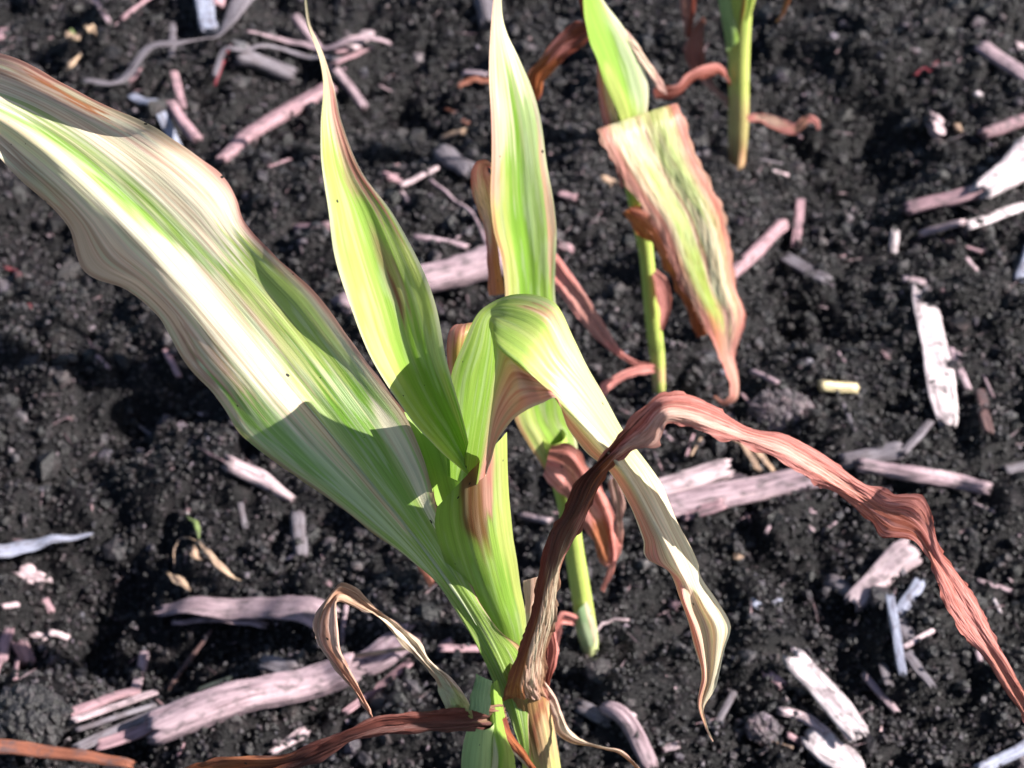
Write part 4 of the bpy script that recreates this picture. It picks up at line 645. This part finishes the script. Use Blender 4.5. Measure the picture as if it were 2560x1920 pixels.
ST = 'stalk_piece'; LF = 'leaf_residue'; TW = 'twig'; CHP = 'straw_chip'
big = [
 (LF, 'long grey twisted dry leaf ribbon lying on soil behind the bleached leaf', 'dry leaf', [(185, 203), (250, 197), (336, 180), (385, 150), (433, 122), (477, 96), (512, 58), (575, -15)], [14, 20, 17, 26, 15, 18, 34, 34], 'grey', .22, dict(ribbon=True, twist=.9, lift=.004)),
 (ST, 'blue grey flat stalk slab beside the top of the dry leaf ribbon', 'stalk piece', [(432, -12), (457, 92)], 34, 'blue', .4, {}),
 (ST, 'short pink stalk stub touching the blue grey slab', 'stalk piece', [(474, -12), (470, 26)], 27, 'pink', .7, {}),
 (ST, 'stubby grey stalk piece with pale broken end under curved straw strips', 'stalk piece', [(515, 150), (635, 192)], 32, 'grey', .6, {}),
 (LF, 'narrow curved grey straw strip arching over the stubby stalk piece', 'dry leaf', [(464, 185), (490, 148), (520, 128), (570, 124), (640, 138), (735, 148)], 10, 'grey', .3, dict(ribbon=True, lift=.004)),
 (LF, 'lilac dry straw strip running to a pink splayed end', 'dry leaf', [(537, 111), (590, 108), (655, 111), (735, 124), (845, 131)], [8, 10, 11, 15, 13], 'lav', .3, dict(ribbon=True, lift=.005)),
 (ST, 'pink straw strip slanting under the splayed lilac strip', 'stalk piece', [(725, 176), (806, 140)], 12, 'pink', .4, {}),
 (ST, 'thin pink straw strip directly beneath the lilac strip end', 'stalk piece', [(726, 152), (808, 141)], 9, 'pink', .4, {}),
 (ST, 'grey and pink stalk stub just behind the splayed lilac strip', 'stalk piece', [(752, 116), (797, 82)], 25, 'pale', .6, {}),
 (ST, 'straight pinkish stalk crossing behind the tip of the folded pointed leaf', 'stalk piece', [(640, 74), (790, 270)], 18, 'lav', .8, {}),
 (ST, 'long mottled stalk slanting between bleached leaf and pointed leaf', 'stalk piece', [(715, 218), (570, 302), (482, 374)], [32, 30, 22], 'pink', .7, {}),
 (LF, 'blue grey curled leaf scrap at edge of the broad bleached leaf', 'dry leaf', [(286, 222), (330, 248), (385, 312)], [18, 24, 18], 'blue', .3, dict(ribbon=True)),
 (ST, 'narrow pink stick upright against the blue grey curled scrap', 'stalk piece', [(379, 183), (400, 262)], 14, 'pink', .5, {}),
 (ST, 'pink stick end poking out behind the bleached leaf margin', 'stalk piece', [(372, 262), (430, 340)], 20, 'pink', .6, {}),
 (ST, 'thick purple stalk lying behind the pointed leaf and arched leaf', 'stalk piece', [(735, 700), (850, 660), (1095, 582)], [50, 58, 62], 'lav', .75, {}),
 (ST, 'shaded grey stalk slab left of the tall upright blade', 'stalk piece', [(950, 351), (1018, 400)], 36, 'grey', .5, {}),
 (TW, 'thin curved root fibre running toward the tall upright blade', 'twig', [(930, 400), (976, 437), (1020, 477), (1056, 550)], 7, 'lav', .9, dict(ribbon=True)),
 (ST, 'pale straight straw beside a pink scrap left of the upright blade', 'stalk piece', [(864, 418), (948, 376)], 12, 'pale', .6, {}),
 (ST, 'grey stalk upright at the top edge behind the tall upright blade', 'stalk piece', [(1026, -15), (1057, 82)], 38, 'grey', .6, {}),
 (LF, 'small orange curled leaf scrap behind the tall upright blade', 'dry leaf', [(990, 224), (1015, 198), (1062, 197)], [8, 15, 14], 'rust', .3, dict(ribbon=True, lift=.003)),
 (ST, 'dark ribbed stalk half buried at the field edge above the white stalk', 'stalk piece', [(2121, 104), (2230, 182)], 30, 'lav', .6, {}),
 (ST, 'pale pink stalk end between ribbed stalk and bright white stalk', 'stalk piece', [(2120, 293), (2240, 250)], 25, 'pink', .7, {}),
 (ST, 'bright white broad stalk slab with shredded end resting on pink stick', 'stalk piece', [(2122, 428), (2240, 345)], [40, 70], 'white', .5, dict(lift=.001, jag=.9)),
 (ST, 'straight pink stick whose end lies under the bright white slab', 'stalk piece', [(1954, 470), (2140, 430)], 27, 'pink', .5, {}),
 (ST, 'white notched straw lying parallel below the pink stick', 'stalk piece', [(2085, 494), (2212, 448)], 19, 'white', .5, {}),
 (ST, 'pale straw continuing in line with the white notched straw', 'stalk piece', [(1981, 524), (2079, 496)], 16, 'pale', .5, {}),
 (ST, 'thin pink straw slanting away beneath the notched straws', 'stalk piece', [(2033, 524), (2119, 551)], 11, 'pink', .5, {}),
 (ST, 'short white upright stub near the pale in line straw', 'stalk piece', [(1933, 502), (1929, 555)], 18, 'white', .6, {}),
 (ST, 'upright grey pink stick standing alone right of the broken leaf', 'stalk piece', [(1729, 438), (1717, 540)], 17, 'pink', .5, {}),
 (ST, 'slanting pink stalk half hidden behind the broken hanging leaf', 'stalk piece', [(1690, 502), (1575, 612)], 26, 'pink', .7, {}),
 (ST, 'squat white straw chip split down its middle on dark soil', 'stalk piece', [(2012, 268), (2036, 302)], 36, 'pale', .4, {}),
 (ST, 'broad white upright stalk slab with torn pointed foot and black specks', 'stalk piece', [(1984, 637), (2020, 780), (2046, 925)], [40, 50, 52], 'white', .25, dict(jag=.8, taper=(1, .8))),
 (ST, 'cream yellow short straw lying level on bare soil', 'stalk piece', [(1768, 845), (1850, 848)], 19, 'cream', .7, dict(jag=.15)),
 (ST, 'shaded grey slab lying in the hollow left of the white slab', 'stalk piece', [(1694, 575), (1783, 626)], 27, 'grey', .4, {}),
 (ST, 'small pale stick just above the head of the white slab', 'stalk piece', [(1950, 607), (2002, 616)], 14, 'pale', .6, {}),
 (ST, 'narrow brown stick alongside the white speckled slab', 'stalk piece', [(2047, 775), (2086, 864)], 15, 'lav', .5, {}),
 (ST, 'dull brown bark strip right of the torn foot of the white slab', 'stalk piece', [(2114, 855), (2132, 948)], 19, 'brown', .4, {}),
 (LF, 'pale narrow leaf strip emerging under the twisted dead leaf', 'dry leaf', [(1570, 950), (1605, 985), (1640, 1030)], [10, 14, 11], 'tan', .3, dict(ribbon=True)),
 (LF, 'second pale leaf strip lying parallel under the twisted dead leaf', 'dry leaf', [(1606, 956), (1640, 990), (1669, 1032)], [9, 14, 10], 'tan', .3, dict(ribbon=True)),
 (ST, 'long grey brown stalk passing under the twisted dead leaf', 'stalk piece', [(1425, 1104), (1600, 1070), (1790, 1033)], [44, 46, 42], 'lav', .6, {}),
 (ST, 'split grey stalk end beyond the twisted dead leaf', 'stalk piece', [(1815, 1010), (1945, 983)], 30, 'grey', .5, {}),
 (ST, 'short grey stick propped against the split grey stalk end', 'stalk piece', [(1944, 1006), (2004, 936)], 16, 'grey', .7, dict(lift=.003)),
 (TW, 'gnarled coarse root running out right from beneath the dead leaf', 'twig', [(1850, 1028), (1920, 1036), (1980, 1048), (2060, 1066), (2130, 1080)], [24, 25, 27, 28, 20], 'lav', .8, dict(rib=.3)),
 (ST, 'pink broken stalk lying on the long grey brown stalk', 'stalk piece', [(1395, 1075), (1570, 1023)], 38, 'pale', .6, {}),
 (ST, 'short pink stalk stump under the drooping dry leaf end', 'stalk piece', [(1470, 1135), (1560, 1108)], 24, 'pink', .6, {}),
 (LF, 'tapered blue white leaf tip strip on shaded soil at the field edge', 'dry leaf', [(-15, 1184), (70, 1170), (192, 1141)], [28, 22, 5], 'blue', .25, dict(ribbon=True, lift=.004)),
 (LF, 'broad flat pale lilac leaf strip with forked end left of drooping leaf', 'dry leaf', [(346, 1334), (450, 1336), (560, 1343), (712, 1368)], [22, 34, 40, 50], 'lav', .2, dict(ribbon=True, lift=.003)),
 (LF, 'slim pale strand lying along underside of the forked lilac strip', 'dry leaf', [(378, 1372), (470, 1362), (580, 1372)], [8, 13, 12], 'lav', .25, dict(ribbon=True, lift=.002)),
 (TW, 'dark purple twig slanting below the forked lilac strip', 'twig', [(458, 1367), (410, 1432), (362, 1496)], [7, 11, 8], 'brown', .8, {}),
 (ST, 'upright brown stick with grey head left of the purple twig', 'stalk piece', [(316, 1411), (291, 1514)], 18, 'lav', .5, {}),
 (ST, 'yellow straw chip just behind the large split stalk', 'stalk piece', [(425, 1496), (503, 1470)], 12, 'cream', .5, {}),
 (ST, 'curved grey husk behind the large split stalk', 'stalk piece', [(570, 1444), (640, 1458)], 34, 'grey', .5, {}),
 (ST, 'wedge shaped pink wood like piece lying below the bleached leaf', 'stalk piece', [(490, 1006), (560, 1042), (630, 1086)], [30, 34, 16], 'pale', .6, {}),
 (ST, 'grey ribbed upright stalk half buried below the bleached leaf', 'stalk piece', [(641, 1112), (650, 1208)], 26, 'grey', .5, {}),
 (ST, 'lavender flat stalk slab behind the narrow drooping leaf', 'stalk piece', [(770, 1450), (888, 1376)], [46, 56], 'lav', .3, {}),
 (ST, 'thin straw crossing the foot of the lavender slab', 'stalk piece', [(762, 1447), (880, 1428)], 9, 'tan', .7, dict(lift=.006)),
 (ST, 'split straw running below the lavender slab toward the drooping leaf', 'stalk piece', [(745, 1550), (800, 1510), (888, 1440)], [13, 15, 16], 'pink', .4, {}),
 (ST, 'small pink stick left of the thickest stalk sheath', 'stalk piece', [(950, 1428), (1040, 1428)], 14, 'pink', .5, {}),
 (LF, 'striped orange pink dead leaf scrap hanging behind broad leaf base', 'dry leaf', [(908, 1216), (924, 1252), (948, 1300)], [28, 46, 40], 'rust', .3, dict(ribbon=True, lift=.006)),
 (TW, 'bent pale straw stem at the foot of the slender seedling', 'twig', [(1262, 1412), (1285, 1388), (1306, 1367), (1358, 1363)], 6, 'pale', .9, dict(ribbon=True, lift=.002)),
 (TW, 'thick curved purple brown root at the bottom edge', 'twig', [(1306, 1540), (1340, 1556), (1372, 1596), (1402, 1670)], [26, 32, 33, 34], 'lav', .9, {}),
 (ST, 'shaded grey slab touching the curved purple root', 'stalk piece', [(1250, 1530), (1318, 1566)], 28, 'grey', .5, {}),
 (ST, 'pale plank like stalk with dark underside leaning on grey slivers', 'stalk piece', [(1836, 1334), (1958, 1219)], [34, 52], 'pale', .4, dict(lift=.004)),
 (ST, 'grey slab poking out left of the plank like stalk', 'stalk piece', [(1783, 1273), (1858, 1306)], 27, 'grey', .5, {}),
 (ST, 'long upright grey sliver below the plank like stalk', 'stalk piece', [(1916, 1312), (1944, 1483)], 18, 'blue', .4, dict(lift=.004)),
 (ST, 'ribbed grey stalk bit beside the upright grey sliver', 'stalk piece', [(1938, 1335), (1963, 1392)], 36, 'grey', .4, {}),
 (ST, 'grey stub behind the plank like stalk', 'stalk piece', [(1942, 1337), (1986, 1258)], 24, 'blue', .5, {}),
 (ST, 'thin pale straw leaning right of the grey sliver', 'stalk piece', [(1946, 1407), (2015, 1366)], 10, 'pale', .6, {}),
 (ST, 'splayed grey husk at the foot of the grey sliver', 'stalk piece', [(1950, 1428), (2008, 1503)], [26, 14], 'grey', .4, {}),
 (ST, 'white broken plank with ragged edges on sparkling soil', 'stalk piece', [(1708, 1452), (1775, 1535), (1846, 1622)], [44, 50, 46], 'white', .22, dict(lift=.004, jag=.7)),
 (ST, 'pale splinter along the right edge of the white broken plank', 'stalk piece', [(1770, 1478), (1828, 1535)], 14, 'pale', .4, {}),
 (ST, 'coarse pale bark strip left of the white broken plank', 'stalk piece', [(1680, 1546), (1735, 1560), (1785, 1598)], [18, 22, 20], 'pale', .5, dict(rib=.3)),
 (ST, 'bright broad slab lying below the white broken plank', 'stalk piece', [(1752, 1602), (1840, 1680)], 54, 'white', .16, dict(lift=.003)),
 (ST, 'dark sliver between coarse bark strip and bright broad slab', 'stalk piece', [(1700, 1588), (1750, 1620)], 13, 'pink', .5, {}),
 (ST, 'pink scrap at the head of the white broken plank', 'stalk piece', [(1656, 1464), (1692, 1490)], 24, 'pink', .4, {}),
 (ST, 'brown stick right of the white broken plank', 'stalk piece', [(1862, 1468), (1934, 1550)], 14, 'lav', .6, {}),
 (ST, 'grey straw below the tip of the drooping dry leaf', 'stalk piece', [(1541, 1582), (1585, 1500)], 12, 'grey', .5, {}),
 (ST, 'blue grey stalk crossing the bottom corner of the field', 'stalk piece', [(2110, 1668), (2240, 1608)], 22, 'blue', .6, {}),
 (ST, 'pale thin stick under the far end of the twisted dead leaf', 'stalk piece', [(2090, 1365), (2115, 1440)], 12, 'lav', .5, {}),
 (LF, 'rust orange dead leaf strip along the bottom edge by the dark clod', 'dry leaf', [(-20, 1668), (90, 1674), (190, 1684), (300, 1708)], [22, 22, 18, 14], 'rust', .25, dict(ribbon=True, lift=.010)),
 (ST, 'pale splintered straw poking out under the purple brown leaf', 'stalk piece', [(588, 1628), (662, 1582)], [10, 22], 'pale', .4, {}),
 (LF, 'coarse dry leaf scrap leaning at the left field edge', 'dry leaf', [(28, 1385), (14, 1430), (-6, 1480)], [20, 26, 22], 'pink', .3, dict(ribbon=True, lift=.003)),
 (ST, 'ribbed pink husk beside the coarse leaning leaf scrap', 'stalk piece', [(38, 1390), (62, 1436)], 28, 'pink', .4, {}),
 (ST, 'pale fibrous stalk end with frayed top near the blue white strip', 'stalk piece', [(48, 1236), (94, 1264)], 34, 'pale', .4, dict(jag=1.0)),
]
for (nm, lab, cat, pts, w, tint, flat, kw) in big: piece(nm, lab, cat, pts, w, tint, flat, **kw)

# the large split stalk lower left: body with splintered strips as its parts
root = bpy.data.objects.new('split_stalk', None); COL.objects.link(root); root.location = G(450 * DS, 1560 * DS); root.empty_display_size = .02
tag(root, 'largest weathered corn stalk with its end split into strips, bottom left foreground', 'corn stalk'); bpy.context.view_layer.update()
piece('stalk_body', None, None, [(330, 1600), (520, 1540), (700, 1490), (765, 1470)], [66, 66, 62, 60], 'lav', .8, parent=root, seed=5)
for pts, w, ti in [([(135, 1576), (215, 1545), (300, 1516)], 24, 'pink'), ([(166, 1592), (345, 1530)], 14, 'pale'), ([(172, 1612), (345, 1556)], 11, 'grey'), ([(172, 1646), (270, 1600), (365, 1560)], 20, 'grey'), ([(215, 1648), (300, 1620), (370, 1590)], 20, 'pink')]:
    piece('splinter', None, None, pts, w, ti, .35, parent=root, lift=.006)

# short sticks and chips that only their place tells apart
sticks = [((198, 24), (245, 98), 10, 'lav'), ((343, 30), (269, 87), 10, 'pink'), ((373, 50), (370, 125), 13, 'grey'), ((276, 180), (306, 158), 13, 'pink'), ((581, 380), (628, 363), 8, 'pink'), ((640, 503), (715, 497), 20, 'pink'),
          ((1003, 161), (1056, 166), 15, 'pale'), ((953, 312), (1003, 296), 14, 'tan'), ((896, 531), (1010, 553), 14, 'lav'), ((983, 527), (1020, 500), 6, 'lav'), ((866, 420), (884, 442), 14, 'pale'), ((1664, 373), (1702, 383), 9, 'pale'),
          ((2036, 748), (2080, 772), 10, 'lav'), ((2124, 812), (2145, 860), 8, 'lav'), ((1620, 815), (1678, 843), 12, 'lav'), ((1600, 859), (1628, 893), 6, 'pink'), ((1859, 1024), (1950, 1010), 8, 'pink'), ((2100, 1087), (2150, 1108), 6, 'pale'), ((2168, 1018), (2230, 1000), 18, 'grey'),
          ((2196, 622), (2220, 545), 18, 'blue'), ((1818, 876), (1846, 938), 9, 'grey'), ((1808, 771), (1823, 793), 6, 'lav'), ((356, 761), (388, 820), 12, 'pink'), ((208, 768), (237, 797), 7, 'lav'), ((286, 855), (318, 878), 8, 'grey'), ((520, 1095), (532, 1152), 12, 'grey'),
          ((558, 1297), (582, 1328), 16, 'pink'), ((0, 1301), (36, 1296), 12, 'pale'), ((64, 1370), (102, 1381), 12, 'pale'), ((108, 1379), (152, 1391), 13, 'pale'), ((40, 1438), (37, 1482), 10, 'pink'), ((87, 1637), (127, 1624), 15, 'pink'), ((383, 1637), (397, 1608), 8, 'pink'), ((20, 1535), (48, 1560), 9, 'pink'),
          ((948, 1396), (978, 1383), 14, 'pink'), ((1122, 1122), (1190, 1136), 14, 'pale'), ((1654, 1152), (1671, 1117), 9, 'lav'), ((1778, 1152), (1806, 1131), 6, 'lav'), ((2107, 1260), (2187, 1284), 12, 'lav'), ((2144, 1303), (2159, 1334), 7, 'white'), ((1654, 1612), (1710, 1630), 8, 'tan'), ((1906, 1438), (1920, 1483), 18, 'grey'),
          ((1712, 1412), (1788, 1452), 5, 'lav'), ((820, 218), (850, 232), 8, 'lav'), ((748, 1312), (738, 1400), 10, 'lav'), ((700, 620), (735, 612), 12, 'lav'), ((1690, 352), (1640, 342), 6, 'grey'), ((2086, 560), (2110, 590), 8, 'lav'), ((1420, 930), (1450, 960), 8, 'lav'), ((1512, 970), (1490, 1010), 5, 'tan'), ((1480, 1010), (1496, 962), 5, 'pink')]
MARK = [(165, 120, 'the yellow shrivelled weed'), (340, 185, 'the twisted grey leaf ribbon'), (560, 170, 'the stubby grey stalk piece'), (600, 300, 'the long mottled stalk'), (900, 400, 'the pale straight straw'), (1050, 480, 'the thin root fibre'), (930, 640, 'the thick purple stalk'), (1040, 190, 'the orange leaf scrap'),
        (1600, 330, 'the broken folded leaf'), (1840, 350, 'the smooth pale stem'), (2030, 285, 'the squat white chip'), (2150, 140, 'the dark ribbed stalk'), (2050, 470, 'the notched straws'), (2010, 780, 'the speckled white slab'), (1820, 848, 'the cream yellow straw'), (1690, 890, 'the gravelly clod'), (1600, 1070, 'the long grey brown stalk'), (2040, 1060, 'the gnarled root'),
        (60, 600, 'the crimson scraps'), (400, 800, 'the bleached leaf margin'), (560, 1045, 'the wedge shaped pink piece'), (440, 1220, 'the wilted weed seedling'), (90, 1165, 'the blue white leaf tip'), (70, 1250, 'the frayed stalk end'), (30, 1420, 'the coarse leaf scrap'), (500, 1350, 'the forked lilac strip'), (62, 1580, 'the dark rounded clod'), (450, 1560, 'the large split stalk'), (830, 1410, 'the lavender slab'),
        (950, 1260, 'the striped orange scrap'), (1310, 1380, 'the crooked whitish straw'), (1350, 1560, 'the curved purple root'), (1540, 1400, 'the drooping dry leaf end'), (1900, 1270, 'the plank like stalk'), (1930, 1400, 'the upright grey sliver'), (1780, 1540, 'the white broken plank'), (2100, 1400, 'the end of the twisted dead leaf'), (1250, 420, 'the tall upright blade'), (1500, 980, 'the pink leaves at the stem foot')]
def near_what(a): return min(MARK, key=lambda q: math.hypot(q[0] - a[0], (q[1] - a[1]) * 1.5))[2]
CW = dict(pink='pink', pale='whitish', lav='lilac', grey='grey', tan='tan', blue='bluish', white='white', rust='rusty', cream='cream')
for (a, b, w, ti) in sticks:
    piece(ST, 'short %s %s stick on soil near %s' % ('thin' if w < 9 else 'stout', CW[ti], near_what(a)), 'stick', [a, b], w, ti, random.uniform(.4, .7), group='short sticks scattered on the soil')
chips = [((0, 95), (10, 70), 15, 'pink'), ((835, 395), (860, 400), 20, 'pink'), ((1298, 396), (1322, 402), 20, 'tan'), ((1207, 430), (1242, 441), 18, 'pink'), ((1205, 535), (1232, 548), 24, 'pink'), ((2106, 204), (2118, 208), 12, 'white'), ((1951, 56), (1962, 60), 14, 'pale'), ((2062, 283), (2070, 300), 12, 'tan'),
         ((2194, 104), (2216, 112), 24, 'pale'), ((1907, 765), (1918, 772), 14, 'pink'), ((2031, 640), (2042, 646), 10, 'pink'), ((97, 1297), (111, 1324), 14, 'pink'), ((622, 1211), (636, 1208), 12, 'pale'), ((1292, 1436), (1306, 1442), 22, 'pink'), ((1357, 1548), (1370, 1550), 13, 'pale'), ((1433, 1623), (1465, 1616), 12, 'pale'), ((1450, 1308), (1466, 1314), 20, 'pink'),
         ((1626, 1305), (1636, 1310), 16, 'blue'), ((1664, 1309), (1686, 1299), 8, 'blue'), ((1586, 1205), (1600, 1212), 14, 'tan'), ((850, 1172), (868, 1182), 14, 'pink'), ((430, 895), (440, 900), 8, 'pale'), ((217, 948), (224, 952), 8, 'pink'), ((1640, 1560), (1656, 1580), 28, 'pink'), ((1530, 1560), (1550, 1590), 6, 'grey'), ((590, 1340), (600, 1350), 8, 'pale'), ((960, 250), (980, 256), 8, 'rust'), ((1000, 262), (1012, 268), 10, 'rust'),
         ((2010, 240), (2018, 246), 9, 'pink'), ((1720, 318), (1726, 330), 7, 'pink'), ((150, 925), (158, 930), 8, 'pink'), ((400, 1100), (408, 1106), 8, 'pink'), ((700, 1255), (716, 1262), 10, 'pink'), ((1995, 1150), (2006, 1156), 9, 'pink'), ((1750, 1100), (1760, 1112), 9, 'lav'), ((2180, 1250), (2188, 1256), 7, 'pale'), ((1580, 1420), (1586, 1426), 7, 'pale'), ((2060, 1230), (2070, 1236), 8, 'grey'), ((250, 1250), (262, 1258), 8, 'grey'), ((105, 505), (113, 512), 9, 'lav')]
for (a, b, w, ti) in chips:
    piece(CHP, 'tiny %s straw chip on soil near %s' % (CW[ti], near_what(a)), 'straw chip', [a, b], w, ti, random.uniform(.35, .6), group='tiny straw chips scattered on the soil', jag=.8)
for (pts, w, lab) in [([(464, 190), (485, 165), (504, 144)], 6, 'dark red thin root beside the curved grey straw strip'), ([(1972, 178), (1990, 160), (2004, 166), (2022, 148)], 5, 'dark red crooked rootlet on soil above the squat white chip')]:
    piece(TW, lab, 'rootlet', pts, w, 'red', .9, ribbon=True)
for (pts, w) in [([(10, 585), (30, 592), (42, 605)], 12), ([(60, 660), (66, 668)], 9)]:
    piece('petal_scrap', 'small crimson plant scrap on dark soil by the bleached leaf', 'plant scrap', pts, w, 'red', .5, group='crimson scraps by the bleached leaf')

# wilted weeds, gravelly clod
def small_plant(name, label, cat, at, parts):
    r = bpy.data.objects.new(name, None); COL.objects.link(r); r.location = G(at[0] * DS, at[1] * DS); r.empty_display_size = .01; tag(r, label, cat); bpy.context.view_layer.update()
    for (nm, pts, w, ti, lift) in parts: piece(nm, None, None, pts, w, ti, .5, parent=r, ribbon=True, lift=lift * .6, twist=1.2, taper=(.45, .3), jag=.9, rib=.3)
    return r
TINT['weed'] = (.15, .20, .07); TINT['yel'] = (.50, .36, .25)
small_plant('wilted_weed', 'wilted weed seedling with pale shrivelled leaves below the bleached leaf', 'weed', (430, 1190),
            [('stem', [(408, 1142), (428, 1165), (436, 1195)], [6, 9, 9], 'weed', .007), ('leaf', [(434, 1195), (470, 1240), (495, 1262), (522, 1282)], [8, 14, 17, 9], 'yel', .004), ('leaf', [(425, 1205), (424, 1225), (440, 1236)], [12, 15, 10], 'tan', .004),
             ('stem', [(428, 1188), (395, 1195), (382, 1215), (381, 1255)], 3, 'tan', .005), ('leaf', [(368, 1270), (390, 1280), (415, 1298)], [12, 18, 12], 'yel', .004)])
small_plant('wilted_weed', 'small shrivelled yellow weed on soil above the bleached leaf', 'weed', (165, 120),
            [('stem', [(158, 82), (160, 98), (166, 118)], [9, 14, 12], 'weed', .004), ('leaf', [(150, 118), (168, 112), (188, 118)], [10, 16, 10], 'yel', .005), ('leaf', [(138, 140), (152, 150), (176, 132)], [8, 13, 8], 'yel', .003), ('leaf', [(196, 116), (206, 121), (213, 122)], [12, 17, 9], 'yel', .005)])
def clod(name, label, cx, cy, rx, ry, rz, mat_col, n, pale):
    c = G(cx * DS, cy * DS); sets = []
    me = bpy.data.meshes.new(name)
    k = n; d = rng.normal(0, 1, (k, 3)); d /= np.linalg.norm(d, axis=1, keepdims=True); d[:, 2] = np.abs(d[:, 2]) * .9 - .1
    p = d * np.array((rx, ry, rz)) * rng.uniform(.75, 1.0, (k, 1)); r = rng.uniform(.0012, .0035, k)
    v = ICO[None] * rng.uniform(.65, 1.25, (k, 12, 1)) * r[:, None, None] + p[:, None]
    core = ICO * np.array((rx, ry, rz)) * .85
    V = np.concatenate([core, v.reshape(-1, 3)]) + c; F = np.concatenate([ICF, (ICF[None] + 12 + (np.arange(k) * 12)[:, None, None]).reshape(-1, 3)])
    b = np.exp(rng.normal(0, .5, k)) * pale; T = np.concatenate([np.ones((12, 3)), np.repeat(b[:, None] * np.array(mat_col), 12, 0)])
    o = link(name, make_mesh(name, V, F, c, M_CRUMB, smooth=False, col=T), None, c)
    return tag(o, label, 'soil clod')
clod('soil_clod', 'pinkish gravelly clod beside the curled tip of the broken leaf', 1690, 890, .0125, .010, .006, (1.15, 1.0, .98), 420, 5.0)
clod('soil_clod', 'dark rounded soil clod in front of the split stalk strips', 58, 1560, .014, .012, .010, (1, 1, 1), 420, 1.0)
clod('soil_clod', 'pale crumbly clod beside the ragged white plank', 1645, 1575, .0045, .0045, .004, (1.1, .95, .98), 80, 6.0)
